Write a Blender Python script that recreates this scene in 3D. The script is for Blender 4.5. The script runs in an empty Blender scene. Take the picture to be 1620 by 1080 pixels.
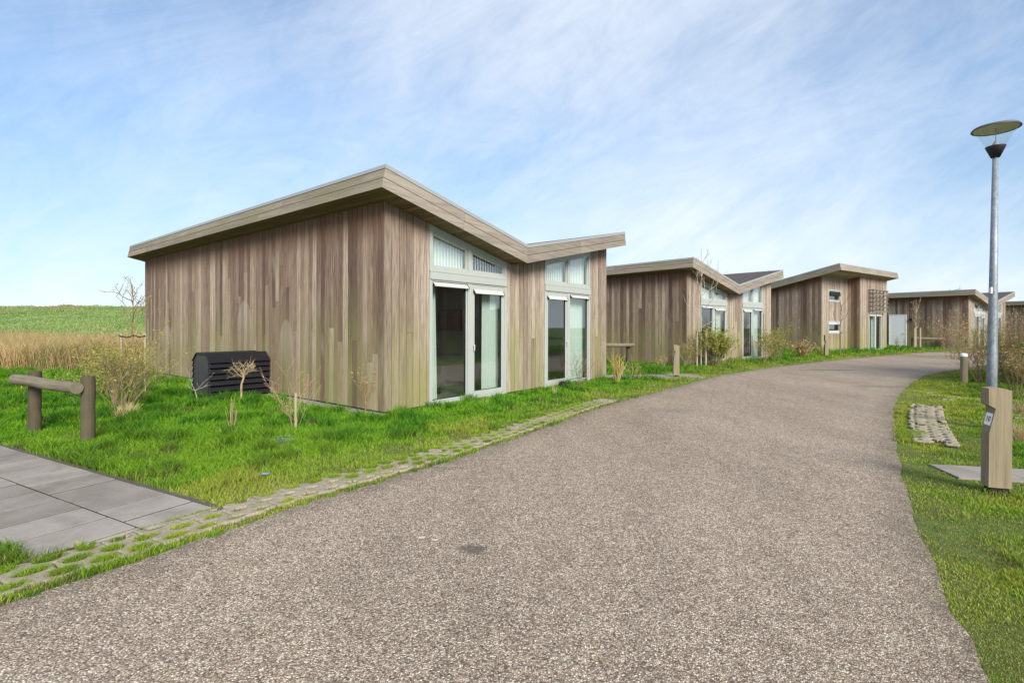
import bpy, math, random
import numpy as np
from mathutils import Vector, Matrix
random.seed(7)
C = bpy.context.scene.collection
F, HX, HY, ROLL, CAMZ = 797.0, 810.0, 515.6, .0029, 1.5

def G(px, py):
    dx = px-HX; dy = py-HY
    x = dx+dy*ROLL; y = dy-dx*ROLL
    Z = CAMZ*F/y
    return (x/F*Z, Z)

# ------------------------------------------------------------------ helpers
class MB:
    def __init__(s): s.v = []; s.f = []; s.c = []
    def add(s, vs, fs, col=None):
        b = len(s.v); s.v += [tuple(v) for v in vs]
        s.f += [tuple(b+i for i in f) for f in fs]
        s.c += [col or (.5, .5, .5)]*len(vs)
    def box(s, x0, y0, z0, x1, y1, z1, col=None):
        s.add([(x0,y0,z0),(x1,y0,z0),(x1,y1,z0),(x0,y1,z0),(x0,y0,z1),(x1,y0,z1),(x1,y1,z1),(x0,y1,z1)],
              [(3,2,1,0),(4,5,6,7),(0,1,5,4),(1,2,6,5),(2,3,7,6),(3,0,4,7)], col)
    def prism(s, poly, off, col=None):
        n = len(poly); o = Vector(off)
        a = [Vector(p) for p in poly]
        nrm = Vector((0,0,0))
        for i in range(n):
            nrm += a[i].cross(a[(i+1) % n])
        if nrm.dot(o) > 0: a.reverse()
        b = [p+o for p in a]
        s.add(a+b, [tuple(range(n)), tuple(range(2*n-1, n-1, -1))]+[(i, n+i, n+(i+1) % n, (i+1) % n) for i in range(n)], col)
    def xz(s, pts, y0, y1, col=None): s.prism([(x, y0, z) for x, z in pts], (0, y1-y0, 0), col)
    def yz(s, pts, x0, x1, col=None): s.prism([(x0, y, z) for y, z in pts], (x1-x0, 0, 0), col)
    def xy(s, pts, z0, z1, col=None): s.prism([(x, y, z0) for x, y in pts], (0, 0, z1-z0), col)
    def tube(s, pts, rad, n=6, col=None, cap=True):
        pts = [Vector(p) for p in pts]; m = len(pts)
        if not hasattr(rad, '__len__'): rad = [rad]*m
        b = len(s.v); ref = None
        for i, p in enumerate(pts):
            d = (pts[min(i+1, m-1)]-pts[max(i-1, 0)])
            if d.length < 1e-9: d = Vector((0,0,1))
            d.normalize()
            if ref is None: ref = Vector((1,0,0)) if abs(d.x) < .8 else Vector((0,1,0))
            u = ref-d*ref.dot(d); u.normalize(); w = d.cross(u); ref = u
            for k in range(n):
                a = 2*math.pi*k/n
                s.v.append(tuple(p+(u*math.cos(a)+w*math.sin(a))*rad[i])); s.c.append(col or (.5,.5,.5))
        for i in range(m-1):
            for k in range(n):
                s.f.append((b+i*n+k, b+i*n+(k+1) % n, b+(i+1)*n+(k+1) % n, b+(i+1)*n+k))
        if cap:
            s.f.append(tuple(b+k for k in range(n-1, -1, -1))); s.f.append(tuple(b+(m-1)*n+k for k in range(n)))
    def lathe(s, prof, n=24, col=None, org=(0,0,0)):
        s.tube([(org[0], org[1], org[2]+z) for r, z in prof], [max(r, 1e-4) for r, z in prof], n, col)
    def build(s, name, mat, parent=None, smooth=False, bevel=0):
        me = bpy.data.meshes.new(name); me.from_pydata(s.v, [], s.f)
        at = me.color_attributes.new('pc', 'FLOAT_COLOR', 'POINT')
        at.data.foreach_set('color', np.array([(c[0], c[1], c[2], 1) for c in s.c], dtype=np.float32).ravel())
        me.materials.append(mat)
        if smooth: me.polygons.foreach_set('use_smooth', [True]*len(me.polygons))
        me.update()
        o = bpy.data.objects.new(name, me); C.objects.link(o)
        if parent: o.parent = parent
        if bevel:
            m = o.modifiers.new('b', 'BEVEL'); m.width = bevel; m.segments = 2; m.limit_method = 'ANGLE'; m.angle_limit = .8
        return o

def lathe_real(mb, prof, n=28, org=(0,0,0), col=None):
    b = len(mb.v)
    for r, z in prof:
        for k in range(n):
            a = 2*math.pi*k/n
            mb.v.append((org[0]+r*math.cos(a), org[1]+r*math.sin(a), org[2]+z)); mb.c.append(col or (.5,.5,.5))
    for i in range(len(prof)-1):
        for k in range(n):
            mb.f.append((b+i*n+k, b+i*n+(k+1) % n, b+(i+1)*n+(k+1) % n, b+(i+1)*n+k))

def tag(o, label=None, cat=None, group=None, kind=None):
    if label: o['label'] = label
    if cat: o['category'] = cat
    if group: o['group'] = group
    if kind: o['kind'] = kind
    return o
def empty(name, loc, rz=0, label=None, cat=None, group=None):
    o = bpy.data.objects.new(name, None); C.objects.link(o)
    o.location = loc; o.rotation_euler = (0, 0, rz); o.empty_display_size = .2
    return tag(o, label, cat, group)
def np_mesh(name, verts, faces_flat, nper, cols, mat):
    """quads or tris straight from numpy arrays"""
    me = bpy.data.meshes.new(name)
    nf = len(faces_flat)//nper
    me.vertices.add(len(verts)); me.vertices.foreach_set('co', verts.astype(np.float32).ravel())
    me.loops.add(nf*nper); me.loops.foreach_set('vertex_index', faces_flat.astype(np.int32))
    me.polygons.add(nf)
    me.polygons.foreach_set('loop_start', np.arange(0, nf*nper, nper, dtype=np.int32))
    me.update(calc_edges=True)
    at = me.color_attributes.new('pc', 'FLOAT_COLOR', 'POINT')
    at.data.foreach_set('color', np.concatenate([cols, np.ones((len(cols), 1))], 1).astype(np.float32).ravel())
    me.materials.append(mat)
    o = bpy.data.objects.new(name, me); C.objects.link(o)
    return o

# ------------------------------------------------------------------ materials
class NT:
    def __init__(s, name):
        s.m = bpy.data.materials.new(name); s.m.use_nodes = True
        s.t = s.m.node_tree; s.t.nodes.clear()
        s.out = s.t.nodes.new('ShaderNodeOutputMaterial')
        s.b = s.t.nodes.new('ShaderNodeBsdfPrincipled'); s.t.links.new(s.b.outputs[0], s.out.inputs[0])
        s.b.inputs['Specular IOR Level'].default_value = .3
    def n(s, typ, **kw):
        nd = s.t.nodes.new(typ)
        for k, v in kw.items():
            if k.startswith('i_'):
                nd.inputs[int(k[2:]) if k[2:].isdigit() else k[2:].replace('_', ' ')].default_value = v
            else: setattr(nd, k, v)
        return nd
    def l(s, a, b): s.t.links.new(a, b)
    def math(s, op, a, b=None, c=None, clamp=False):
        nd = s.n('ShaderNodeMath', operation=op, use_clamp=clamp)
        for i, x in enumerate((a, b, c)):
            if x is None: continue
            if isinstance(x, (int, float)): nd.inputs[i].default_value = x
            else: s.l(x, nd.inputs[i])
        return nd.outputs[0]
    def mix(s, f, a, b, blend='MIX'):
        nd = s.n('ShaderNodeMix', data_type='RGBA', blend_type=blend)
        for sock, x in ((nd.inputs[0], f), (nd.inputs[6], a), (nd.inputs[7], b)):
            if isinstance(x, (int, float)): sock.default_value = x
            elif isinstance(x, tuple): sock.default_value = (*x, 1)[:4]
            else: s.l(x, sock)
        return nd.outputs[2]
    def ramp(s, f, stops, interp='LINEAR'):
        nd = s.n('ShaderNodeValToRGB'); cr = nd.color_ramp; cr.interpolation = interp
        while len(cr.elements) < len(stops): cr.elements.new(.5)
        for e, (p, c) in zip(cr.elements, stops):
            e.position = p; e.color = (*c, 1) if isinstance(c, tuple) else (c, c, c, 1)
        s.l(f, nd.inputs[0]); return nd.outputs[0]
    def coords(s, scale=(1,1,1), rot=(0,0,0), add=None, kind='Object'):
        tc = s.n('ShaderNodeTexCoord'); o = tc.outputs[kind]
        if add is not None:
            va = s.n('ShaderNodeVectorMath', operation='ADD'); s.l(o, va.inputs[0]); s.l(add, va.inputs[1]); o = va.outputs[0]
        mp = s.n('ShaderNodeMapping'); mp.inputs['Scale'].default_value = scale; mp.inputs['Rotation'].default_value = rot
        s.l(o, mp.inputs[0]); return mp.outputs[0]
    def noise(s, vec, scale=5, detail=4, rough=.55, dist=0):
        nd = s.n('ShaderNodeTexNoise'); nd.inputs['Scale'].default_value = scale; nd.inputs['Detail'].default_value = detail
        nd.inputs['Roughness'].default_value = rough; nd.inputs['Distortion'].default_value = dist
        if vec is not None: s.l(vec, nd.inputs['Vector'])
        return nd.outputs[0]
    def attr(s):
        a = s.n('ShaderNodeAttribute', attribute_name='pc'); sp = s.n('ShaderNodeSeparateColor'); s.l(a.outputs['Color'], sp.inputs[0])
        return a.outputs['Color'], sp.outputs[0], sp.outputs[1], sp.outputs[2]
    def bump(s, h, strength=.3, dist=.01):
        b = s.n('ShaderNodeBump'); b.inputs['Strength'].default_value = strength; b.inputs['Distance'].default_value = dist
        s.l(h, b.inputs['Height']); s.l(b.outputs[0], s.b.inputs['Normal'])
    def col(s, c):
        if isinstance(c, tuple): s.b.inputs['Base Color'].default_value = (*c, 1)
        else: s.l(c, s.b.inputs['Base Color'])
    def rough(s, r):
        if isinstance(r, (int, float)): s.b.inputs['Roughness'].default_value = r
        else: s.l(r, s.b.inputs['Roughness'])
def simple(name, c, rough=.6, var=.12, scale=8, bump=.0, metal=0, spec=.3):
    t = NT(name); v = t.coords()
    nz = t.noise(v, scale, 5)
    t.col(t.mix(nz, tuple(x*(1-var) for x in c), tuple(min(1, x*(1+var)) for x in c)))
    t.rough(rough); t.b.inputs['Metallic'].default_value = metal; t.b.inputs['Specular IOR Level'].default_value = spec
    if bump: t.bump(t.noise(v, scale*6, 4), bump, .005)
    return t.m

def wood_cladding(name, facade=False, stains=()):
    t = NT(name); _, r, g, b = t.attr()
    cmb = t.n('ShaderNodeCombineXYZ'); t.l(t.math('MULTIPLY', r, 37.), cmb.inputs[0]); t.l(t.math('MULTIPLY', g, 53.), cmb.inputs[1]); t.l(t.math('MULTIPLY', b, 91.), cmb.inputs[2])
    tc = t.n('ShaderNodeTexCoord'); sx = t.n('ShaderNodeSeparateXYZ'); t.l(tc.outputs['Object'], sx.inputs[0]); z = sx.outputs[2]
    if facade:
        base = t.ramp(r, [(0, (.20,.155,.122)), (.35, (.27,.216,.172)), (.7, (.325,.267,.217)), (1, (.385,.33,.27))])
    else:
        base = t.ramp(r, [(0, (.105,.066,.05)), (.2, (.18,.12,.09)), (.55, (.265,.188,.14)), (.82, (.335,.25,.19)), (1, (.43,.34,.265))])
    fine = t.noise(t.coords((60, 60, 2.2), add=cmb.outputs[0]), 1, 6, .6, .3)
    strk = t.noise(t.coords((26, 26, .5), add=cmb.outputs[0]), 1, 6, .65, .3)
    c = t.mix(1.0, base, t.ramp(strk, [(.25, .74), (.5, 1.), (.75, 1.2)]), 'MULTIPLY')
    c = t.mix(.9, c, t.ramp(fine, [(.34, .5), (.5, 1.), (.66, 1.35)]), 'MULTIPLY')
    hair = t.noise(t.coords((190, 190, 7), add=cmb.outputs[0]), 1, 4, .6, .2)
    c = t.mix(.8, c, t.ramp(hair, [(.32, .62), (.5, 1.), (.68, 1.25)]), 'MULTIPLY')
    # bleached patches
    pat = t.noise(t.coords((2.2, 2.2, .5), add=cmb.outputs[0]), 1.3, 3, .5, .4)
    c = t.mix(t.math('MULTIPLY', t.math('SMOOTH_MIN', t.math('MULTIPLY', t.math('SUBTRACT', pat, .58, clamp=True), 5., clamp=True), 1, .1), .45 if not facade else .3), c, (.52,.45,.38))
    # algae growing from the foot of the boards
    mp = t.n('ShaderNodeMapRange', interpolation_type='SMOOTHSTEP'); t.l(z, mp.inputs[0])
    mp.inputs[1].default_value = 2.6 if facade else 2.6; mp.inputs[2].default_value = .2; mp.inputs[3].default_value = 0; mp.inputs[4].default_value = 1
    nz = t.noise(t.coords((1.6, 1.6, .8)), 1.2, 4, .6)
    nz2 = t.noise(t.coords((9, 9, .8), add=cmb.outputs[0]), 1, 3, .6)
    gm = t.math('MULTIPLY', mp.outputs[0], t.math('MULTIPLY', t.math('ADD', t.math('MULTIPLY', g, .75), t.math('SUBTRACT', nz, .25)), t.math('ADD', nz2, .35)), clamp=True)
    c = t.mix(t.math('MULTIPLY', gm, 1.0 if facade else .95, clamp=True), c, (.235,.225,.085))
    for (sy, sz, ry_, rz_) in stains:
        va = t.n('ShaderNodeVectorMath', operation='SUBTRACT'); t.l(tc.outputs['Object'], va.inputs[0]); va.inputs[1].default_value = (0, sy, sz)
        vd = t.n('ShaderNodeVectorMath', operation='DIVIDE'); t.l(va.outputs[0], vd.inputs[0]); vd.inputs[1].default_value = (9, ry_, rz_)
        ln = t.n('ShaderNodeVectorMath', operation='LENGTH'); t.l(vd.outputs[0], ln.inputs[0])
        sz_ = t.n('ShaderNodeSeparateXYZ'); t.l(vd.outputs[0], sz_.inputs[0])
        lo_ = t.ramp(t.math('ADD', t.math('MULTIPLY', sz_.outputs[2], .5), .5), [(.1, 0.), (.75, 1.)])
        c = t.mix(t.math('MULTIPLY', t.math('MULTIPLY', t.ramp(ln.outputs['Value'], [(.92, 1.), (1., 0.)]), lo_), .26), c, (.50,.42,.35))
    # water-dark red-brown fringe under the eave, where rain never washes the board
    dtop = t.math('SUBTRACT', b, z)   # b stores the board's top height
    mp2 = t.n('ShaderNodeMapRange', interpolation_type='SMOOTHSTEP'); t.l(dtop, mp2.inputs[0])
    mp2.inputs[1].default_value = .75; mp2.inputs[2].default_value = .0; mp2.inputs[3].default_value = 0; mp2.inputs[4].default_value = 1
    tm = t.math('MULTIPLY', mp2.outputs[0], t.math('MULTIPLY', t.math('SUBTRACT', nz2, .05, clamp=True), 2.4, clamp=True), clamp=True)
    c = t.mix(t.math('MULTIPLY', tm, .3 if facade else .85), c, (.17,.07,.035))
    t.col(c); t.rough(.82)
    t.bump(t.math('ADD', t.math('MULTIPLY', fine, .7), strk), .35, .006)
    return t.m
def wood_board(name, axis, c1, c2, green=.4, gcol=(.22,.21,.09)):
    t = NT(name); _, r, g, b = t.attr()
    sc = [45, 45, 45]; sc[axis] = 1.6; s2 = [6, 6, 6]; s2[axis] = .6
    cmb = t.n('ShaderNodeCombineXYZ'); t.l(t.math('MULTIPLY', r, 37.), cmb.inputs[0]); t.l(t.math('MULTIPLY', g, 53.), cmb.inputs[1])
    fine = t.noise(t.coords(tuple(sc), add=cmb.outputs[0]), 1, 6, .6, .3)
    strk = t.noise(t.coords(tuple(s2), add=cmb.outputs[0]), 1, 4, .6)
    c = t.mix(r, c1, c2)
    c = t.mix(.9, c, t.ramp(fine, [(.3, .68), (.5, 1.), (.7, 1.25)]), 'MULTIPLY')
    c = t.mix(.8, c, t.ramp(strk, [(.3, .75), (.7, 1.2)]), 'MULTIPLY')
    nz = t.noise(t.coords((1, 1, 1)), 1.1, 5, .65)
    c = t.mix(t.math('MULTIPLY', t.ramp(nz, [(.42, 0.), (.68, 1.)]), green), c, gcol)
    t.col(c); t.rough(.85); t.bump(fine, .6, .006)
    return t.m

M = {}
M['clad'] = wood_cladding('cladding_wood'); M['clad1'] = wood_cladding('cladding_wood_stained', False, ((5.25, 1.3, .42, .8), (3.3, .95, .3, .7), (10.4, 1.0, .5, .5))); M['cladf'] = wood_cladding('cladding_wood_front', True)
M['fas_y'] = wood_board('fascia_wood_long', 1, (.20,.168,.13), (.27,.232,.185), .42, (.20,.185,.085))
M['fas_x'] = wood_board('fascia_wood_gable', 0, (.215,.185,.155), (.285,.248,.208), .2, (.21,.195,.11))
M['latt'] = wood_board('lattice_wood', 0, (.12,.10,.08), (.19,.16,.13), .3, (.14,.13,.08))
M['soffit'] = wood_board('soffit_wood', 1, (.13,.085,.045), (.25,.18,.105), .5, (.16,.15,.05))
M['log'] = wood_board('log_wood', 2, (.075,.058,.04), (.12,.093,.066), .45, (.10,.10,.045))
M['post'] = wood_board('post_wood', 2, (.26,.21,.14), (.28,.225,.155), .5, (.19,.18,.08))
M['zinc'] = simple('zinc_trim', (.34,.35,.345), .5, .08, 6, 0, .25)
M['bitumen'] = simple('roof_membrane', (.075,.065,.062), .8, .2, 3, .1)
M['frame'] = simple('frame_paint', (.37,.395,.37), .42, .05, 5, 0, 0, .4)
M['vent'] = simple('vent_aluminium', (.47,.48,.48), .35, .05, 4)
M['dark'] = simple('black_rubber', (.012,.012,.012), .6, .2)
M['wallcore'] = simple('wall_membrane', (.03,.028,.026), .9, .2)
M['inner'] = simple('plaster_inside', (.34,.33,.30), .9, .05)
M['floorin'] = wood_board('floor_inside', 0, (.12,.115,.10), (.19,.18,.16), 0)
M['blind'] = simple('blind_fabric', (.86,.88,.90), .85, .03)
M['white'] = simple('white_paint', (.90,.91,.90), .5, .05)
M['acblack'] = simple('black_panel', (.013,.013,.016), .42, .25, 5, .05)
M['sofa'] = simple('sofa_fabric', (.05,.045,.04), .9, .2)
M['redart'] = simple('picture_print', (.22,.05,.035), .6, .5, 3)
t = NT('curtain_fabric'); t.col((.70,.78,.74)); t.rough(.9)
tr = t.n('ShaderNodeBsdfTranslucent'); tr.inputs[0].default_value = (.75,.83,.79,1); ms = t.n('ShaderNodeMixShader'); ms.inputs[0].default_value = .3
t.l(t.b.outputs[0], ms.inputs[1]); t.l(tr.outputs[0], ms.inputs[2]); t.l(ms.outputs[0], t.out.inputs[0]); M['curtain'] = t.m
# glass: clear pane, reflecting by angle
t = NT('window_glass'); gl = t.n('ShaderNodeBsdfGlossy'); gl.inputs['Roughness'].default_value = .0; gl.inputs['Color'].default_value = (.93,.96,.95,1)
tp = t.n('ShaderNodeBsdfTransparent'); tp.inputs[0].default_value = (.88,.95,.915,1)
fr = t.n('ShaderNodeLayerWeight'); fr.inputs[0].default_value = .5
ms = t.n('ShaderNodeMixShader'); t.l(t.math('ADD', t.math('MULTIPLY', t.math('POWER', fr.outputs[1], 4.), .8), .19, clamp=True), ms.inputs[0]); t.l(tp.outputs[0], ms.inputs[1]); t.l(gl.outputs[0], ms.inputs[2]); t.l(ms.outputs[0], t.out.inputs[0])
nb = t.n('ShaderNodeBump'); nb.inputs['Strength'].default_value = .02; nb.inputs['Distance'].default_value = .02
t.l(t.noise(t.coords(), .9, 1), nb.inputs['Height']); t.l(nb.outputs[0], gl.inputs['Normal']); M['glass'] = t.m
t = NT('lamp_glass'); gl = t.n('ShaderNodeBsdfGlossy'); gl.inputs['Roughness'].default_value = .08
tp = t.n('ShaderNodeBsdfTransparent'); tp.inputs[0].default_value = (.97,.98,.98,1)
ms = t.n('ShaderNodeMixShader'); ms.inputs[0].default_value = .085; t.l(tp.outputs[0], ms.inputs[1]); t.l(gl.outputs[0], ms.inputs[2]); t.l(ms.outputs[0], t.out.inputs[0]); M['lampglass'] = t.m
# galvanised steel
t = NT('galvanised_steel'); v = t.coords((1,1,.5))
vo = t.n('ShaderNodeTexVoronoi'); vo.inputs['Scale'].default_value = 60; t.l(v, vo.inputs['Vector'])
c = t.mix(vo.outputs['Color'], (.19,.215,.25), (.30,.33,.365)); c = t.mix(.6, c, t.ramp(t.noise(t.coords((1,1,.4)), 14, 5, .7), [(.3, .7), (.7, 1.25)]), 'MULTIPLY')
t.col(c); t.rough(.55); t.b.inputs['Metallic'].default_value = .35; M['steel'] = t.m

# road: exposed stone chippings
t = NT('road_aggregate'); v = t.coords()
vo = t.n('ShaderNodeTexVoronoi'); vo.inputs['Scale'].default_value = 122; t.l(v, vo.inputs['Vector'])
sp = t.n('ShaderNodeSeparateColor'); t.l(vo.outputs['Color'], sp.inputs[0])
stone = t.ramp(sp.outputs[0], [(0, (.17,.125,.09)), (.22, (.30,.232,.172)), (.5, (.43,.34,.258)), (.78, (.545,.45,.348)), (.92, (.73,.63,.50)), (1, (.86,.80,.69))])
edge = t.ramp(vo.outputs['Distance'], [(.35, 1.), (.62, .48)])
c = t.mix(1., stone, edge, 'MULTIPLY')
c = t.mix(1., c, t.ramp(t.noise(v, 260, 3, .6), [(.3, .75), (.7, 1.25)]), 'MULTIPLY')
c = t.mix(1., c, t.ramp(t.noise(v, 9, 5, .7), [(.3, .84), (.7, 1.14)]), 'MULTIPLY')
c = t.mix(1., c, t.ramp(t.noise(t.coords((1, .35, 1)), .6, 4, .6), [(.3, .86), (.7, 1.1)]), 'MULTIPLY')
_, er, _, _ = t.attr()
c = t.mix(t.math('MULTIPLY', t.math('MULTIPLY', er, t.ramp(t.noise(v, 5, 5, .7), [(.35, .25), (.6, 1.)])), .6), c, (.115,.095,.065))
c = t.mix(1., c, t.ramp(t.noise(t.coords((1, .3, 1), (0, 0, .5)), 2.2, 5, .7), [(.36, .9), (.5, 1.), (.66, 1.05)]), 'MULTIPLY')
# worn damp spots, each with a ragged outline
def spot(c, px, py, rx, ry, col, amt, rag=.6):
    x, y = G(px, py)
    tc = t.n('ShaderNodeTexCoord'); va = t.n('ShaderNodeVectorMath', operation='SUBTRACT'); t.l(tc.outputs['Object'], va.inputs[0]); va.inputs[1].default_value = (x, y, .01)
    vs = t.n('ShaderNodeVectorMath', operation='DIVIDE'); t.l(va.outputs[0], vs.inputs[0]); vs.inputs[1].default_value = (rx, ry, 1)
    ln = t.n('ShaderNodeVectorMath', operation='LENGTH'); t.l(vs.outputs[0], ln.inputs[0])
    d = t.math('ADD', ln.outputs['Value'], t.math('MULTIPLY', t.math('SUBTRACT', t.noise(v, 22, 4, .7), .5), rag*2))
    return t.mix(t.math('MULTIPLY', t.ramp(d, [(.55, 1.), (1.0, 0.)]), amt), c, col)
c = spot(c, 750, 872, .115, .09, (.085,.075,.068), .75, .8)
c = spot(c, 667, 853, .035, .022, (.62,.56,.40), .95, .3); c = spot(c, 688, 857, .028, .016, (.62,.56,.40), .95, .3)
c = spot(c, 1310, 586, 1.1, .3, (.09,.08,.075), .55, .8); c = spot(c, 1390, 612, .8, .25, (.10,.09,.08), .4, .9)
c = spot(c, 1060, 650, .5, .3, (.13,.115,.105), .25, .9)
t.col(c); t.rough(.9); t.b.inputs['Specular IOR Level'].default_value = .2
t.bump(t.math('MULTIPLY', t.math('SUBTRACT', 1, vo.outputs['Distance']), 1), .8, .006); M['road'] = t.m

# ground under the grass
t = NT('ground_soil'); v = t.coords()
c = t.ramp(t.noise(v, 6, 6, .7), [(.3, (.05,.085,.015)), (.55, (.10,.16,.03)), (.75, (.16,.19,.06))])
c = t.mix(t.ramp(t.noise(v, .35, 4, .6), [(.45, 0.), (.7, .4)]), c, (.18,.17,.06))
t.col(c); t.rough(.95); t.bump(t.noise(v, 40, 4, .7), .8, .03); M['ground'] = t.m
t = NT('dike_grass'); v = t.coords()
c = t.ramp(t.noise(v, .55, 7, .72), [(.3, (.10,.19,.045)), (.5, (.19,.30,.08)), (.7, (.30,.35,.13))])
c = t.mix(1., c, t.ramp(t.noise(v, 3.5, 5, .75), [(.3, .65), (.7, 1.3)]), 'MULTIPLY')
t.col(c); t.rough(.95); t.bump(t.noise(v, 2.5, 5, .7), 1., .25); M['dike'] = t.m
def blades_mat(name, rough=.6, trans=.35):
    t = NT(name); col, _, _, _ = t.attr(); t.col(col); t.rough(rough); t.b.inputs['Specular IOR Level'].default_value = .25
    tr = t.n('ShaderNodeBsdfTranslucent'); t.l(col, tr.inputs[0]); ms = t.n('ShaderNodeMixShader'); ms.inputs[0].default_value = trans
    t.l(t.b.outputs[0], ms.inputs[1]); t.l(tr.outputs[0], ms.inputs[2]); t.l(ms.outputs[0], t.out.inputs[0]); return t.m
M['blade'] = blades_mat('grass_blades'); M['reedm'] = blades_mat('reed_stalks', .8, .3); M['leaf'] = blades_mat('leaves', .7, .3)
t = NT('bark'); col, _, _, _ = t.attr(); v = t.coords((1,1,.4))
t.col(t.mix(1., col, t.ramp(t.noise(v, 60, 4, .7), [(.3, .7), (.7, 1.3)]), 'MULTIPLY')); t.rough(.85); M['bark'] = t.m
# concrete pavers and slabs
t = NT('concrete_paver'); v = t.coords()
c = t.ramp(t.noise(v, 30, 6, .7), [(.3, (.20,.17,.125)), (.6, (.35,.305,.235)), (.8, (.44,.39,.31))])
c = t.mix(t.ramp(t.noise(v, 4, 4, .7), [(.45, 0.), (.7, .65)]), c, (.20,.20,.10))
t.col(c); t.rough(.95); t.bump(t.noise(v, 90, 4, .7), .7, .004); M['paver'] = t.m
t = NT('grey_slab'); v = t.coords(); _, r, g, b = t.attr()
c = t.mix(r, (.225,.198,.175), (.30,.27,.242)); c = t.mix(1., c, t.ramp(t.noise(v, 2.2, 6, .65, .4), [(.3, .72), (.6, 1.08)]), 'MULTIPLY')
c = t.mix(1., c, t.ramp(t.noise(v, 120, 3, .6), [(.3, .9), (.7, 1.1)]), 'MULTIPLY')
c = t.mix(t.ramp(t.noise(v, 1.3, 5, .7), [(.52, 0.), (.72, .45)]), c, (.15,.13,.085))
t.col(c); t.rough(.85); t.bump(t.noise(v, 150, 3, .6), .25, .002); M['slab'] = t.m
t = NT('gravel'); v = t.coords(); vo = t.n('ShaderNodeTexVoronoi'); vo.inputs['Scale'].default_value = 38; t.l(v, vo.inputs['Vector'])
sp = t.n('ShaderNodeSeparateColor'); t.l(vo.outputs['Color'], sp.inputs[0])
c = t.mix(1., t.ramp(sp.outputs[0], [(0, (.26,.20,.17)), (.5, (.46,.40,.36)), (1, (.66,.60,.56))]), t.ramp(vo.outputs['Distance'], [(.3, 1.), (.6, .4)]), 'MULTIPLY')
t.col(c); t.rough(.9); t.bump(t.math('SUBTRACT', 1, vo.outputs['Distance']), 1., .02); M['gravel'] = t.m

# ------------------------------------------------------------------ butterfly-roofed house
T, L, TV, ZV, SL, SR, OA, OB, RB = 7.786, 12.44, 3.405, 2.855, .2154, .2072, .443, .384, .34
TH = .387
def soff(t): return ZV+SL*(TV-t) if t < TV else ZV+SR*(t-TV)
def rnd3(rng, top, gb=None): return (rng.random(), rng.random() if gb is None else gb, top)

def offset_profile(d):
    """roof profile (t,z) moved outward by d, square to each slope, mitred in the valley"""
    a1, a2 = math.atan(SL), math.atan(SR)
    p1 = (-OB+d*math.sin(a1), soff(-OB)+d*math.cos(a1))
    p3 = (T+RB-d*math.sin(a2), soff(T+RB)+d*math.cos(a2))
    pv_z = ZV+d/math.cos(a1)*1.0; pv = (TV, ZV+d/math.cos((a1+a2)/2))
    return [p1, pv, p3]

def planks_x(mb, x0, x1, y0, y1, zb, ztop, rng, w=.15, joint=.3):
    """vertical boards across x on a wall facing -y; zb/ztop are functions of x"""
    x = x0
    while x < x1-.01:
        xe = min(x+w*rng.choice((1, 1, .97, 1.03)), x1)
        if x1-xe < .05: xe = x1
        a, b = x+.006, xe-.006
        dy = rng.uniform(-.002, .002)
        cuts = [None]
        if rng.random() < joint: cuts = [rng.uniform(.8, 2.6)]
        zs = zb((a+b)/2); zt = max(ztop(a), ztop(b))
        segs = [(zs, None)] if cuts[0] is None or cuts[0] > zt-.3 or cuts[0] < zs+.3 else [(zs, cuts[0]), (cuts[0]+.004, None)]
        for s0, s1 in segs:
            col = rnd3(rng, zt)
            if s1 is None: pts = [(a, s0), (b, s0), (b, ztop(b)), (a, ztop(a))]
            else: pts = [(a, s0), (b, s0), (b, s1), (a, s1)]
            mb.xz(pts, y0+dy, y1, col)
        x = xe
def planks_y(mb, ya, yb, x0, x1, zb, ztop, rng, w=.15, joint=.42):
    y = ya
    while y < yb-.01:
        ye = min(y+w*rng.choice((1, 1, .97, 1.03)), yb)
        if yb-ye < .05: ye = yb
        a, b = y+.0062, ye-.0062
        d = rng.uniform(-.002, .002)
        zt = ztop((a+b)/2); zs = zb
        cut = rng.uniform(.8, 2.8) if rng.random() < joint else None
        segs = [(zs, None)] if cut is None or cut > zt-.3 else [(zs, cut), (cut+.004, None)]
        for s0, s1 in segs:
            col = rnd3(rng, max(ztop(a), ztop(b)))
            if s1 is None: pts = [(a, s0), (b, s0), (b, ztop(b)), (a, ztop(a))]
            else: pts = [(a, s0), (b, s0), (b, s1), (a, s1)]
            mb.yz(pts, x0+d, x1, col)
        y = ye

def curtain_mesh(x0, x1, y, z0, z1, amp=.035, wl=.085, rng=random, taper=0.):
    mb = MB(); n = max(8, int((x1-x0)/.012)); ph = rng.random()*6; rows = 6
    for j in range(rows+1):
        f = j/rows; z = z0+(z1-z0)*f
        for i in range(n+1):
            g_ = i/n; x = x0+(x1-x0)*g_*(1-taper*f)
            yy = y+amp*(1-.35*f)*math.sin(2*math.pi*(x1-x0)*g_/wl+ph+.6*math.sin(4*g_+ph))+.01*math.sin(9*g_+ph)
            mb.v.append((x, yy, z)); mb.c.append((.5,.5,.5))
    for j in range(rows):
        for i in range(n):
            a = j*(n+1)+i; mb.f.append((a, a+1, a+n+2, a+n+1))
    return mb

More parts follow.
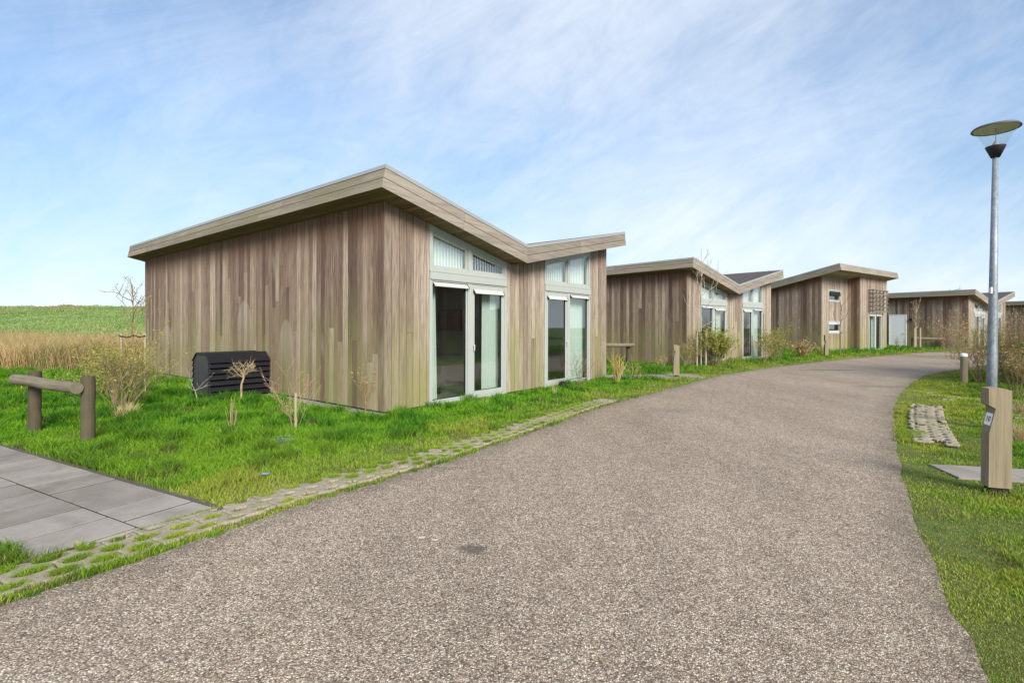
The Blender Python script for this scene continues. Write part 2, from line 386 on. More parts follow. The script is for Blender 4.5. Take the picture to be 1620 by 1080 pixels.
def window_unit(root, x0, x1, mirror, sof):
    """tall two-light facade window under the slope; returns the window object (frame)"""
    def X(f):  # f measured from the fixed-pane side
        return x0+f if not mirror else x1-f
    def span(a, b): p, q = X(a), X(b); return (min(p, q), max(p, q))
    W = x1-x0
    y0, y1 = -.012, .10
    fr = MB()
    fr.xz([(x0, .0), (x0+.07, .0), (x0+.07, sof(x0+.07)-.004), (x0, sof(x0)-.004)], y0, y1)
    fr.xz([(x1-.07, .0), (x1, .0), (x1, sof(x1)-.004), (x1-.07, sof(x1-.07)-.004)], y0, y1)
    fr.box(x0+.07, y0+.002, 0, x1-.07, y1, .085)
    xa, xb = x0+.07, x1-.07
    fr.xz([(xa, sof(xa)-.13), (xb, sof(xb)-.13), (xb, sof(xb)-.006), (xa, sof(xa)-.006)], y0+.002, y1)
    fr.box(xa, y0+.002, 2.33, xb, y1, 2.59)
    ca, cb = span(1.02, 1.135)
    fr.box(ca, y0+.004, .085, cb, y1-.01, 2.33)
    fr.xz([(ca+.01, 2.59), (cb-.01, 2.59), (cb-.01, sof(cb)-.13), (ca+.01, sof(ca)-.13)], y0+.004, y1-.01)
    win = fr.build('window', M['frame'], root)
    cr = MB(); cr.box(x0+.004, -.034, 2.36, x1-.004, -.014, 2.505)
    cr.box(x0-.006, -.04, 2.50, x1+.006, -.014, 2.517)
    cr.build('crossbar', M['frame'], win)
    # upper lights: slanted beads and panes
    for k, (a, b) in enumerate(((.07, 1.02), (1.135, W-.07))):
        p, q = span(a, b); i = .035
        bd = MB()
        ztp, ztq = sof(p)-.13, sof(q)-.13
        bd.xz([(p, 2.59), (q, 2.59), (q, 2.59+i), (p, 2.59+i)], .012, .06)
        bd.xz([(p, ztp-i), (q, ztq-i), (q, ztq), (p, ztp)], .012, .06)
        bd.xz([(p, 2.59+i), (p+i, 2.59+i), (p+i, sof(p+i)-.13-i), (p, ztp-i)], .012, .06)
        bd.xz([(q-i, 2.59+i), (q, 2.59+i), (q, ztq-i), (q-i, sof(q-i)-.13-i)], .012, .06)
        bd.build('sash', M['frame'], win)
        gl = MB(); gl.add([(p+i, .04, 2.59+i), (q-i, .04, 2.59+i), (q-i, .04, sof(q-i)-.13-i), (p+i, .04, sof(p+i)-.13-i)], [(0,1,2,3)]); gl.build('glass_pane', M['glass'], win)
    # lower lights
    for k, (a, b) in enumerate(((.07, 1.02), (1.135, W-.07))):
        p, q = span(a, b)
        if k == 0: fw, zt, zb_ = .028, 2.27, .115
        else: fw, zt, zb_ = .085, 2.19, .18
        bd = MB(); yy = (.0 if k else .02)
        bd.box(p+.002, yy, .087, q-.002, yy+.06, zb_); bd.box(p+.002, yy, zt, q-.002, yy+.06, 2.328)
        bd.box(p+.002, yy, zb_, p+fw, yy+.06, zt); bd.box(q-fw, yy, zb_, q-.002, yy+.06, zt)
        bd.build('sash', M['frame'], win, bevel=.004)
        ga = MB(); g_ = .009
        ga.box(p+fw, yy+.012, zb_, p+fw+g_, yy+.05, zt); ga.box(q-fw-g_, yy+.012, zb_, q-fw, yy+.05, zt); ga.box(p+fw+g_, yy+.012, zb_, q-fw-g_, yy+.05, zb_+g_)
        ga.build('gasket', M['dark'], win)
        gl = MB(); gl.box(p+fw+g_, yy+.025, zb_+g_, q-fw-g_, yy+.031, zt); 
        gl = MB(); gl.add([(p+fw+g_, yy+.03, zb_+g_), (q-fw-g_, yy+.03, zb_+g_), (q-fw-g_, yy+.03, zt), (p+fw+g_, yy+.03, zt)], [(0,1,2,3)])
        gl.build('glass_pane', M['glass'], win)
        ve = MB(); va, vb = p+fw*.6, q-fw*.6
        ve.yz([(yy-.001, zt+.005), (yy-.001, zt+.055), (-.055, zt-.02), (-.058, zt-.035), (-.03, zt-.038)], va, vb)
        v_ = ve.build('ventilator', M['vent'], win, bevel=.003)
        for xx in ((va-.008, va-.001), (vb+.001, vb+.008)):
            vc = MB(); vc.yz([(yy-.002, zt+.055), (yy-.002, zt-.04), (-.062, zt-.042), (-.058, zt-.01)], xx[0], xx[1]); vc.build('end_cap', M['dark'], v_)

        if k == 1:
            hd = MB(); hx = (p+fw*.5) if not mirror else (q-fw*.5)
            hd.tube([(hx, -.04, 1.0), (hx, -.045, 1.12)], .011, 8); hd.box(hx-.012, -.04, 1.09, hx+.012, yy, 1.125)
            hd.build('handle', M['vent'], win)
    return win

def butterfly_house(name, loc, rz, label, seed, which, cut_x=None, detail=True):
    rng = random.Random(seed)
    root = empty('wooden_house', (*loc, 0), rz, label, 'house', 'timber houses along the road')
    W1, W2 = (1.004, 3.23), (4.681, 6.834)
    s = lambda x: soff(x)+.02
    # structural walls
    wl = MB()
    for a, b in ((.024, W1[0]), (W1[1], TV), (TV, W2[0]), (W2[1], T-.024)):
        wl.xz([(a, .0), (b, .0), (b, s(b)), (a, s(a))], .024, .2)
    wl.box(.024, .2, 0, .2, L-.2, soff(.1)); wl.box(T-.2, .2, 0, T-.024, L-.2, soff(T-.1))
    wl.xz([(.024, 0), (T-.024, 0), (T-.024, s(T-.024)), (TV, s(TV)), (.024, s(.024))], L-.2, L-.024)
    wall = wl.build('wall', M['wallcore'], root)
    fl = MB(); fl.box(.2, .1, .0, T-.2, L-.2, .075); fl.build('floor', M['floorin'], root)
    pl = MB()
    pl.xz([(.21, .08), (T-.21, .08), (T-.21, s(T-.21)-.03), (TV, s(TV)-.03), (.21, s(.21)-.03)], 4.4, 4.5)
    pl.box(4.0, 1.6, .08, 4.1, 4.4, soff(4.0)); pl.box(.2, .22, .08, .212, 4.4, 3.4); 
    pl.box(T-.212, .22, .08, T-.2, 4.4, 3.5)
    pl.build('inner_wall', M['inner'], root)
    cf_top = lambda x: soff(x)+.004
    for a, b in ((.0, W1[0]-.003), (W1[1]+.003, W2[0]-.003), (W2[1]+.003, T)):
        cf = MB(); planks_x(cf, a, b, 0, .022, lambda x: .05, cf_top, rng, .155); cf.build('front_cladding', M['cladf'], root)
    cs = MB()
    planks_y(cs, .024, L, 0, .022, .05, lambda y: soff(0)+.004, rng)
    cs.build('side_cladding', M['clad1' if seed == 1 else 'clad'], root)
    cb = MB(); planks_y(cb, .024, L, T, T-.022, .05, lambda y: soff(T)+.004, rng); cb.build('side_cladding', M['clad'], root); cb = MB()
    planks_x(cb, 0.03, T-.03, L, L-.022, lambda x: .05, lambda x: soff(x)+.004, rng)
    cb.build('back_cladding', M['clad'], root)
    ki = MB(); ki.box(.012, .012, -.05, T-.012, .022, .05); ki.box(.012, .022, -.05, .022, L-.012, .05); ki.box(T-.022, .022, -.05, T-.012, L-.012, .05)
    ki.build('plinth', M['wallcore'], root)
    # roof: solid slab, seams, soffit, fascia, trim
    bo = offset_profile(.02); to = offset_profile(TH-.03)
    rf = MB(); inset = .02
    poly = [(bo[0][0]+inset, bo[0][1]+.004), bo[1], (bo[2][0]-inset, bo[2][1]+.004), (to[2][0]-inset, to[2][1]), to[1], (to[0][0]+inset, to[0][1])]
    # two convex halves
    rf.xz([poly[0], poly[1], poly[4], poly[5]], -OA+.02, L+RB-.02); rf.xz([poly[1], poly[2], poly[3], poly[4]], -OA+.02, L+RB-.02)
    roof = rf.build('roof', M['bitumen'], root)
    se = MB(); y = -OA+.5
    sp = offset_profile(TH-.028); st = offset_profile(TH+.0)
    while y < L:
        se.xz([(sp[0][0]+.05, sp[0][1]-.011), sp[1], st[1], (st[0][0]+.05, st[0][1]-.011)], y, y+.025)
        se.xz([sp[1], (sp[2][0]-.05, sp[2][1]-.01), (st[2][0]-.05, st[2][1]-.01), st[1]], y, y+.025)
        y += .62
    se.build('roof_seam', M['bitumen'], roof)
    so = MB(); lo = offset_profile(0.004); hi = offset_profile(.018)
    def lerp(prof, x):
        p, q = (prof[0], prof[1]) if x < TV else (prof[1], prof[2])
        return p[1]+(q[1]-p[1])*(x-p[0])/(q[0]-p[0])
    x = -OB+.02
    xs = []
    while x < T+RB-.02: xs.append(x); x += .105
    for x in xs:
        a, b = x+.003, min(x+.102, T+RB-.022)
        if a < TV < b: continue
        so.xz([(a, lerp(lo, a)), (b, lerp(lo, b)), (b, lerp(hi, b)), (a, lerp(hi, a))], -OA+.02, L+RB-.02, rnd3(rng, 0))
    so.build('soffit', M['soffit'], root)
    fxs = [MB(), MB()]; fys = {0: MB(), 2: MB()}; tr_ = MB()
    for (d0, d1) in ((0, .159), (.169, .318)):
        A, B = offset_profile(d0), offset_profile(d1)
        for (i, j) in ((0, 1), (1, 2)):
            for fx, (ya, yb) in zip(fxs, ((-OA, -OA+.019), (L+RB-.019, L+RB))):
                # split each run into two boards
                for f0, f1 in (((0, .48), (.482, 1)) if i == 0 else ((0, .47), (.472, 1))):
                    q = lambda P, f: (P[i][0]+(P[j][0]-P[i][0])*f, P[i][1]+(P[j][1]-P[i][1])*f)
                    fx.xz([q(A, f0), q(A, f1), q(B, f1), q(B, f0)], ya, yb, rnd3(rng, 0))
        for k, sg in ((0, 1), (2, -1)):
            fy = fys[k]; p, q = A[k], B[k]; yy = -OA+.019
            while yy < L+RB-.02:
                ye = min(yy+rng.uniform(3.2, 4.6), L+RB-.019)
                if L+RB-ye < .6: ye = L+RB-.019
                fy.xz([p, (p[0]+sg*.019, p[1]), (q[0]+sg*.019, q[1]), q], yy+.001, ye-.001, rnd3(rng, 0)); yy = ye
    A, B = offset_profile(.322), offset_profile(TH)
    for (i, j) in ((0, 1), (1, 2)):
        for (ya, yb) in ((-OA-.010, -OA+.028), (L+RB-.028, L+RB+.01)):
            tr_.xz([A[i], A[j], B[j], B[i]], ya, yb)
    for k, sg in ((0, 1), (2, -1)):
        p, q = A[k], B[k]
        tr_.xz([(p[0]-sg*.010, p[1]), (p[0]+sg*.02, p[1]), (q[0]+sg*.02, q[1]), (q[0]-sg*.010, q[1])], -OA-.0098, L+RB+.0098)
    [q_.build('gable_fascia', M['fas_x'], roof) for q_ in fxs]; [q_.build('eave_fascia', M['fas_y'], roof) for q_ in fys.values()]; tr_.build('roof_trim', M['zinc'], roof)
    window_unit(root, *W1, False, soff); window_unit(root, *W2, True, soff)
    # furnishings seen through the panes
    Mx = Matrix.Translation((*loc, 0)) @ Matrix.Rotation(rz, 4, 'Z')
    def place(mb, nm, mat, lab, cat, grp=None, smooth=False):
        o = mb.build(nm, mat, None, smooth); o.matrix_world = Mx; return tag(o, lab, cat, grp)
    def blinds(x0, x1, lab, ang):
        b = MB(); x = x0+.02
        while x < x1-.05:
            c_, s_ = math.cos(ang)*.042, math.sin(ang)*.042
            xc = x+.045
            b.add([(xc-c_, .17-s_, 2.5), (xc+c_, .17+s_, 2.5), (xc+c_, .17+s_, soff(xc)-.05), (xc-c_, .17-s_, soff(xc)-.05)], [(0,1,2,3)])
            x += .08
        place(b, 'vertical_blind', M['blind'], lab, 'blind')
    if detail:
        blinds(W1[0], (W1[0]+W1[1])/2, 'white blind in the large slanted pane, left window of '+which, .16 if seed == 1 else .12)
        blinds((W1[0]+W1[1])/2, W1[1], 'white blind in the wedge pane, left window of '+which, .45 if seed == 1 else .12)
        blinds(W2[0], (W2[0]+W2[1])/2, 'white blind in the upper left pane, right window of '+which, .12)
        blinds((W2[0]+W2[1])/2, W2[1], 'white blind in the upper right pane, right window of '+which, .12)
        place(curtain_mesh(W1[0]+.22, W1[0]+.44, .24, .09, 2.4, rng=rng, taper=.3), 'curtain', M['curtain'], 'narrow curtain at the left edge, left window of '+which, 'curtain', smooth=True)
        place(curtain_mesh(W1[0]+1.72, W1[0]+2.35, .24, .09, 2.4, rng=rng), 'curtain', M['curtain'], 'curtain behind the right door, left window of '+which, 'curtain', smooth=True)
        place(curtain_mesh(W2[0]+1.30, W2[0]+2.3, .24, .09, 2.4, rng=rng), 'curtain', M['curtain'], 'wide curtain behind the right pane, right window of '+which, 'curtain', smooth=True)
    return root

H1 = (-2.15, 8.47); A1 = math.atan2(.780, .626)
butterfly_house('h1', H1, A1, 'nearest and largest weathered timber house with butterfly roof, black cabinet at its side', 1, 'the nearest house')
A2 = math.atan2(.663, .7486)
butterfly_house('h2', (6.59, 19.0), A2, 'second timber house from the left, butterfly roof, bare birch sapling and hedge before its windows', 2, 'the second house')
A4 = math.atan2(.534, .845)
h4 = butterfly_house('h4', (30.9, 34.1), A4, 'far brown timber house with white side door and roof aerial, behind the lamp post', 4, 'the far house behind the lamp')
A5 = math.atan2(.46, .888)
butterfly_house('h5', (50.3, 46.5), A5, 'farthest timber house, only its brown side showing at the right edge behind shrubs', 5, 'the farthest house', detail=False)
# houses across the road that the panes mirror
butterfly_house('h6', (15.0, .9), 0, 'timber house across the road, mirrored in the nearest left window', 6, 'the house across', detail=False)
butterfly_house('h7', (46, 22), math.radians(-80), 'timber house at the bend, mirrored in the nearest right window', 7, 'the house at the bend', detail=False)

# white side door, wall lamp and aerial of the far house
def h4p(x, y, z): 
    return (x, y, z)
dr = MB(); dr.box(-.035, 3.55, .05, -.004, 4.55, 2.38); d = dr.build('door', M['white'], h4, bevel=.01)
dr = MB(); dr.box(-.05, 3.5, .0, -.004, 3.549, 2.43); dr.box(-.05, 4.551, 0, -.004, 4.6, 2.43); dr.box(-.05, 3.549, 2.382, -.004, 4.551, 2.43); dr.build('door_frame', M['white'], d)
dr = MB(); dr.box(-.08, 3.62, 1.02, -.035, 3.72, 1.05); dr.build('handle', M['vent'], d)
dr = MB(); dr.box(-.10, 3.16, 1.98, -.004, 3.28, 2.14); dr.build('wall_lamp', M['dark'], h4, bevel=.01)
# aerial on the roof
ae = empty('roof_aerial', (36.9, 42.5, 0), .2, 'thin metal television aerial on the roof of the far house', 'aerial')
am = MB(); am.tube([(0,0,3.6), (0,0,4.7)], .022, 6); am.build('mast', M['steel'], ae)
am = MB(); am.tube([(-.1,0,4.55), (1.1,0,4.75)], .014, 5); 
for k in range(6): am.tube([(.1+.18*k, -.2, 4.58+.03*k), (.1+.18*k, .2, 4.58+.03*k)], .008, 4)
am.tube([(1.08,0,4.7), (1.1,0,5.05)], .014, 5)
am.tube([(-.1,0,4.55), (-.7,0,4.35), (-1.1,0,4.05)], .012, 5); am.build('boom', M['steel'], ae)

# ------------------------------------------------------------------ tall house with lattice (third)
def tall_house():
    rng = random.Random(33)
    A = math.atan2(.573, .8195)
    root = empty('wooden_house', (21.4, 31.0, 0), A, 'tall timber house with two small windows and a wooden lattice above its glass door', 'house', 'timber houses along the road')
    S = lambda y: 4.60-.21*y if y < 5.6 else 4.60-.21*5.6+.21*(y-5.6)
    DP = 8.5; X0, X1, RY = -3.51, 4.22, .665
    wl = MB()
    wl.yz([(RY+.024, 0), (DP, 0), (DP, S(DP)), (5.6, S(5.6)), (RY+.024, S(RY))], X0+.024, X0+.2)
    wl.yz([(.024, 0), (DP, 0), (DP, S(DP)), (5.6, S(5.6)), (.024, S(0))], X1-.2, X1-.024)
    def hole(x0, x1, y, holes, top):
        xs = sorted({x0, x1, *[h[0] for h in holes], *[h[1] for h in holes]})
        for a, b in zip(xs, xs[1:]):
            hh = sorted([h for h in holes if h[0] <= a+1e-6 and h[1] >= b-1e-6], key=lambda h: h[2]); z = 0
            for h in hh:
                if h[2] > z+.01: wl.box(a, y+.024, z, b, y+.17, h[2])
                z = h[3]
            wl.box(a, y+.024, z, b, y+.17, top)
    wins = [(-2.65, -1.06, 3.02, 3.75), (-2.65, -1.06, 1.09, 1.85)]
    door = (1.33, 3.37, .0, 2.38)
    hole(X0+.2, 0, RY, wins, S(RY)); hole(.024, X1-.2, 0, [door], S(0))
    wl.box(.024, .17, 0, .17, RY+.02, S(.5)); wl.box(X0+.2, DP-.17, 0, X1-.2, DP, S(DP))
    wl.build('wall', M['wallcore'], root)
    cl = MB()
    def seg(x0, x1, y, holes, top, w=.15):
        # boards over each column, split round the openings
        xs = sorted({x0, x1, *[h[0] for h in holes], *[h[1] for h in holes]})
        for a, b in zip(xs, xs[1:]):
            hh = sorted([h for h in holes if h[0] <= a+1e-6 and h[1] >= b-1e-6], key=lambda h: h[2]); z = .05
            for h in hh:
                if h[2] > z+.01: planks_x(cl, a, b, y, y+.022, lambda x, z=z: z, lambda x, t_=h[2]: t_, rng, w, 0)
                z = h[3]
            planks_x(cl, a, b, y, y+.022, lambda x, z=z: z, lambda x: top, rng, w, 0)
    seg(X0, -.002, RY, wins, S(RY)); seg(0, X1, 0, [door], S(0))
    cl.build('front_cladding', M['cladf'], root)
    cl2 = MB()
    planks_y(cl2, RY+.024, DP, X0, X0+.022, .05, S, rng, .165, .3); cl2.build('side_cladding', M['clad'], root); cl2 = MB(); planks_y(cl2, .024, RY-.002, 0, .022, .05, S, rng, .15, 0)
    cl2.build('side_cladding', M['clad'], root); cl2 = MB(); planks_y(cl2, .024, DP, X1, X1-.022, .05, S, rng, .165, .3); planks_x(cl2, X0+.03, X1-.03, DP+.022, DP, lambda x: .05, lambda x: S(DP), rng)
    cl2.build('side_cladding', M['clad'], root)
    flo = MB(); flo.box(X0+.2, .9, 0, X1-.2, DP-.2, .06); flo.build('floor', M['floorin'], root)
    pw = MB(); pw.box(X0+.21, 3.5, .07, X1-.21, 3.6, 3.8); pw.build('inner_wall', M['inner'], root)
    # roof
    ya, yb, xa, xb = -.533, DP+.35, X0-.4, X1+.4; th = .40
    a1 = math.atan(.21); sn, cs = math.sin(a1), math.cos(a1)
    def prof(d): return [(ya+d*sn, S(ya)+d*cs), (5.6, S(5.6)+d/cs), (yb-d*sn, S(yb)+d*cs)]
    rf = MB(); lo, hi = prof(.02), prof(th-.03)
    rf.yz([(lo[0][0]+.02, lo[0][1]), lo[1], hi[1], (hi[0][0]+.02, hi[0][1])], xa+.02, xb-.02); rf.yz([lo[1], (lo[2][0]-.02, lo[2][1]), (hi[2][0]-.02, hi[2][1]), hi[1]], xa+.02, xb-.02)
    roof = rf.build('roof', M['bitumen'], root)
    fls, ff, tr_, so = [MB(), MB()], MB(), MB(), MB()
    for d0, d1 in ((0, .162), (.166, .33)):
        P, Q = prof(d0), prof(d1)
        for i, j in ((0, 1), (1, 2)):
            for fl_, (x_, x2) in zip(fls, ((xa, xa+.019), (xb-.019, xb))):
                fl_.yz([P[i], P[j], Q[j], Q[i]], x_, x2, rnd3(rng, 0))
        xs = [xa+.019, (xa+xb)/2+.7, xb-.019]
        for u, v in zip(xs, xs[1:]):
            ff.yz([P[0], (P[0][0]+.019, P[0][1]), (Q[0][0]+.019, Q[0][1]), Q[0]], u+.001, v-.001, rnd3(rng, 0))
    P, Q = prof(.332), prof(th)
    for i, j in ((0, 1), (1, 2)):
        for x_, x2 in ((xa-.01, xa+.03), (xb-.03, xb+.01)): tr_.yz([P[i], P[j], Q[j], Q[i]], x_, x2)
    tr_.yz([(P[0][0]-.01, P[0][1]), (P[0][0]+.02, P[0][1]), (Q[0][0]+.02, Q[0][1]), (Q[0][0]-.01, Q[0][1])], xa+.03, xb-.03)
    P, Q = prof(.003), prof(.018); y = ya+.02
    while y < yb-.03:
        a, b = y+.002, min(y+.10, yb-.022)
        if not a < 5.6 < b:
            f = lambda R, y_: R[0][1]+(R[1][1]-R[0][1])*(y_-R[0][0])/(R[1][0]-R[0][0]) if y_ < 5.6 else R[1][1]+(R[2][1]-R[1][1])*(y_-5.6)/(R[2][0]-5.6)
            so.yz([(a, f(P, a)), (b, f(P, b)), (b, f(Q, b)), (a, f(Q, a))], xa+.02, xb-.02, rnd3(rng, 0))
        y += .104
    [q_.build('verge_fascia', M['fas_y'], roof) for q_ in fls]; ff.build('eave_fascia', M['fas_x'], roof); tr_.build('roof_trim', M['zinc'], roof); so.build('soffit', wood_board('soffit_wood_across', 0, (.26,.19,.12), (.38,.29,.19), .3), root)
    # small windows
    for k, (a, b, z0, z1) in enumerate(wins):
        f = MB(); w = .07
        f.box(a, RY-.02, z0, a+w, RY+.08, z1); f.box(b-w, RY-.02, z0, b, RY+.08, z1); f.box(a+w, RY-.018, z0, b-w, RY+.08, z0+w); f.box(a+w, RY-.018, z1-w, b-w, RY+.08, z1)
        win = f.build('window', M['frame'], root)
        g_ = MB(); g_.add([(a+w+.04, RY+.05, z0+w+.03), (b-w-.04, RY+.05, z0+w+.03), (b-w-.04, RY+.05, z1-w-.03), (a+w+.04, RY+.05, z1-w-.03)], [(0,1,2,3)]); g_.build('glass_pane', M['glass'], win)
        s_ = MB(); s_.box(a+w+.01, RY+.01, z0+w+.01, b-w-.01, RY+.06, z0+w+.045); s_.box(a+w+.01, RY+.01, z1-w-.045, b-w-.01, RY+.06, z1-w-.01); s_.box(a+w+.01, RY+.01, z0+w+.045, a+w+.045, RY+.06, z1-w-.045); s_.box(b-w-.045, RY+.01, z0+w+.045, b-w-.01, RY+.06, z1-w-.045)
        s_.build('sash', M['frame'], win)
        o = MB()
        if k == 0:    # top-hung light standing ajar
            o.prism([(a+w+.06, RY-.03, z1-w-.05), (b-w-.06, RY-.03, z1-w-.05), (b-w-.06, RY-.06, z0+w+.30), (a+w+.06, RY-.06, z0+w+.30)], (0, -.03, -.01)); o.build('open_light', M['dark'], win)
        else:
            o.box(a+w, RY-.03, z1-w-.13, b-w, RY-.019, z1-w); o.box(a+w, RY-.03, z0+w, b-w, RY-.019, z0+w+.12); o.build('ventilator', M['vent'], win)
    # glass door, two leaves
    a, b, z0, z1 = door; f = MB()
    f.box(a, -.015, 0, a+.07, .1, z1); f.box(b-.07, -.015, 0, b, .1, z1); f.box(a+.07, -.013, z1-.16, b-.07, .1, z1); f.box(a+.07, -.013, 0, b-.07, .1, .09); m_ = (a+b)/2; f.box(m_-.1, -.012, .09, m_+.1, .1, z1-.16)
    win = f.build('door', M['frame'], root)
    for p, q in ((a+.07, m_-.1), (m_+.1, b-.07)):
        g_ = MB(); g_.add([(p, .04, .09), (q, .04, .09), (q, .04, z1-.16), (p, .04, z1-.16)], [(0,1,2,3)]); g_.build('glass_pane', M['glass'], win)
        v_ = MB(); v_.yz([(-.012, z1-.15), (-.012, z1-.09), (-.06, z1-.16), (-.06, z1-.18)], p, q); v_.build('ventilator', M['vent'], win)
    Mx = Matrix.Translation((21.4, 31, 0)) @ Matrix.Rotation(A, 4, 'Z')
    c_ = curtain_mesh(a+.12, b-.12, .3, .08, 2.3, amp=.03, wl=.16, rng=rng).build('curtain', M['curtain'], None, True); c_.matrix_world = Mx
    tag(c_, 'pale curtain behind the glass door of the tall house', 'curtain')
    # lattice box of timber slats
    la = MB(); x0, x1, z0, z1, y0 = 1.28, 3.62, 2.5, 3.82, -.30
    for k in range(6):
        z = z0+(z1-z0)*k/5; la.box(x0, y0, z-.035, x1, y0+.05, z+.035, rnd3(rng, 0)); la.box(x0, y0+.052, z-.03, x0+.05, -.005, z+.03, rnd3(rng, 0)); la.box(x1-.05, y0+.052, z-.03, x1, -.005, z+.03, rnd3(rng, 0))
    for k in range(5):
        x = x0+.05+(x1-x0-.1)*k/4; la.box(x-.035, y0+.052, z0-.05, x+.035, y0+.095, z1+.05, rnd3(rng, 0))
    la.box(x0-.02, -.04, z0-.05, x0+.03, -.004, z1+.05, rnd3(rng, 0))
    la.build('lattice', M['latt'], root)
tall_house()

# ------------------------------------------------------------------ camera-side things
def place_local(root_loc, rz): return Matrix.Translation((*root_loc, 0)) @ Matrix.Rotation(rz, 4, 'Z')
# louvred black cabinet beside the nearest house
ac = empty('heat_pump_cabinet', (*H1, 0), A1, 'black louvred cabinet for outdoor unit standing against the side of the nearest house', 'cabinet')
X0c, X1c, Y0c, Y1c = -1.22, -.03, 3.92, 4.82
pr = [(Y0c+.04, .02), (Y1c-.04, .02), (Y1c-.04, .76), (Y1c-.22, .90), (Y0c+.22, .90), (Y0c+.04, .76)]
m = MB(); m.yz(pr, X0c, X0c+.02); m.build('end_panel', simple('grey_panel', (.05,.05,.06), .4, .3, 5, .05), ac, bevel=.004)
m = MB(); m.yz(pr, X1c-.02, X1c); m.build('end_panel', M['acblack'], ac)
m = MB(); m.prism([(X0c-.02, Y0c+.21, .90), (X1c+.0, Y0c+.21, .90), (X1c+.0, Y1c-.21, .90), (X0c-.02, Y1c-.21, .90)], (0, 0, .025)); m.build('top_panel', M['acblack'], ac, bevel=.004)
for (a, b, sg) in ((Y0c, Y0c+.21, 1), (Y1c, Y1c-.21, -1)):
    m = MB(); m.prism([(X0c-.02, a, .745), (X1c, a, .745), (X1c, b, .915), (X0c-.02, b, .915)], (0, 0, .022)); m.build('chamfer_panel', M['acblack'], ac)
    for k in range(6):
        z = .06+.118*k; m = MB()
        m.yz([(a, z), (a+sg*.012, z-.012), (a+sg*.085, z+.095), (a+sg*.073, z+.107)], X0c-.018, X1c-.005); m.build('louvre', M['acblack'], ac)
m = MB(); m.box(X0c+.04, Y0c+.14, .03, X1c-.05, Y1c-.14, .72); m.build('inner_unit', M['dark'], ac)

# furniture seen through the first window of the nearest house
Mx1 = place_local(H1, A1)
so = empty('armchair', (0, 0, 0), 0, 'dark upholstered armchair inside, behind the curtain of the nearest house', 'armchair'); so.matrix_world = Mx1 @ Matrix.Translation((1.32, .75, .076))
m = MB(); m.box(0, 0, .12, .7, .75, .42); m.build('seat', M['sofa'], so, bevel=.03)
m = MB(); m.box(0, .76, .12, .7, .9, .82); m.build('backrest', M['sofa'], so, bevel=.03)
for x in (-.13, .71):
    m = MB(); m.box(x, 0, .08, x+.12, .9, .58); m.build('armrest', M['sofa'], so, bevel=.03)
for x in (0, .64):
    for y in (.02, .8): m = MB(); m.box(x, y, 0, x+.05, y+.05, .118); m.build('leg', M['dark'], so)
pc = empty('wall_picture', (0, 0, 0), 0, 'dark reddish framed picture on the inner wall seen through the nearest house window', 'picture'); pc.matrix_world = Mx1 @ Matrix.Translation((3.965, 2.9, 1.40)) @ Matrix.Rotation(-math.pi/2, 4, 'Z') @ Matrix.Scale(.62, 4)
m = MB(); m.box(0, .0, 0, 1.3, .025, .8); m.build('print', M['redart'], pc)
m = MB(); m.box(-.03, -.005, -.03, 1.33, .0295, -.001); m.box(-.03, -.005, .801, 1.33, .0295, .83); m.box(-.03, -.005, -.001, -.001, .0295, .801); m.box(1.301, -.005, -.001, 1.33, .0295, .801); m.build('picture_frame', M['dark'], pc)

# log rails
def log_rail(p0, p1, h, r, zc, over, label, posts=((0.0), (1.0)), side=1, seed=0):
    rng = random.Random(seed)
    d = Vector((p1[0]-p0[0], p1[1]-p0[1], 0)); ln = d.length; d.normalize()
    root = empty('log_barrier', (p0[0], p0[1], 0), math.atan2(d.y, d.x), label, 'barrier', 'log barriers')
    for f in posts:
        m = MB(); n = 9
        m.tube([(ln*f+rng.uniform(-.004, .004), rng.uniform(-.004, .004), -.1+(h+.1)*k/n) for k in range(n+1)], [r*(1+rng.uniform(-.03, .03)) for k in range(n+1)], 18, (rng.random()*.4, .5, 0))
        m.build('post', M['log'], root, bevel=0)
    m = MB(); n = 14
    c_ = (.9, rng.random(), 0)
    m.tube([(-over+(ln+over+.06)*k/n, -side*(r*1.9), zc-.03*k/n+.006*math.sin(k*.5)+rng.uniform(-.003, .003)) for k in range(n+1)], [r*.93*(1+rng.uniform(-.05, .05)) for k in range(n+1)], 18, c_)
    o = m.build('rail', wood_board('rail_wood', 0, (.085,.068,.048), (.18,.15,.115), .35), root)
    return root
pA, pB = G(55, 684), G(139, 701)
log_rail(pA, pB, .85, .075, .745, .19, 'round log barrier with two posts on the left lawn beside the grey slab path', (0., 1.), 1, 1)
log_rail((3.2, 18.4), (4.45, 18.95), .80, .075, .83, .5, 'low log rail between the nearest house and the second house', (.93,), 1, 2)
log_rail(G(1444, 551), G(1490, 551.5), .70, .09, .72, .1, 'pale low rail in front of the far house with white door', (0., .98), 1, 3)

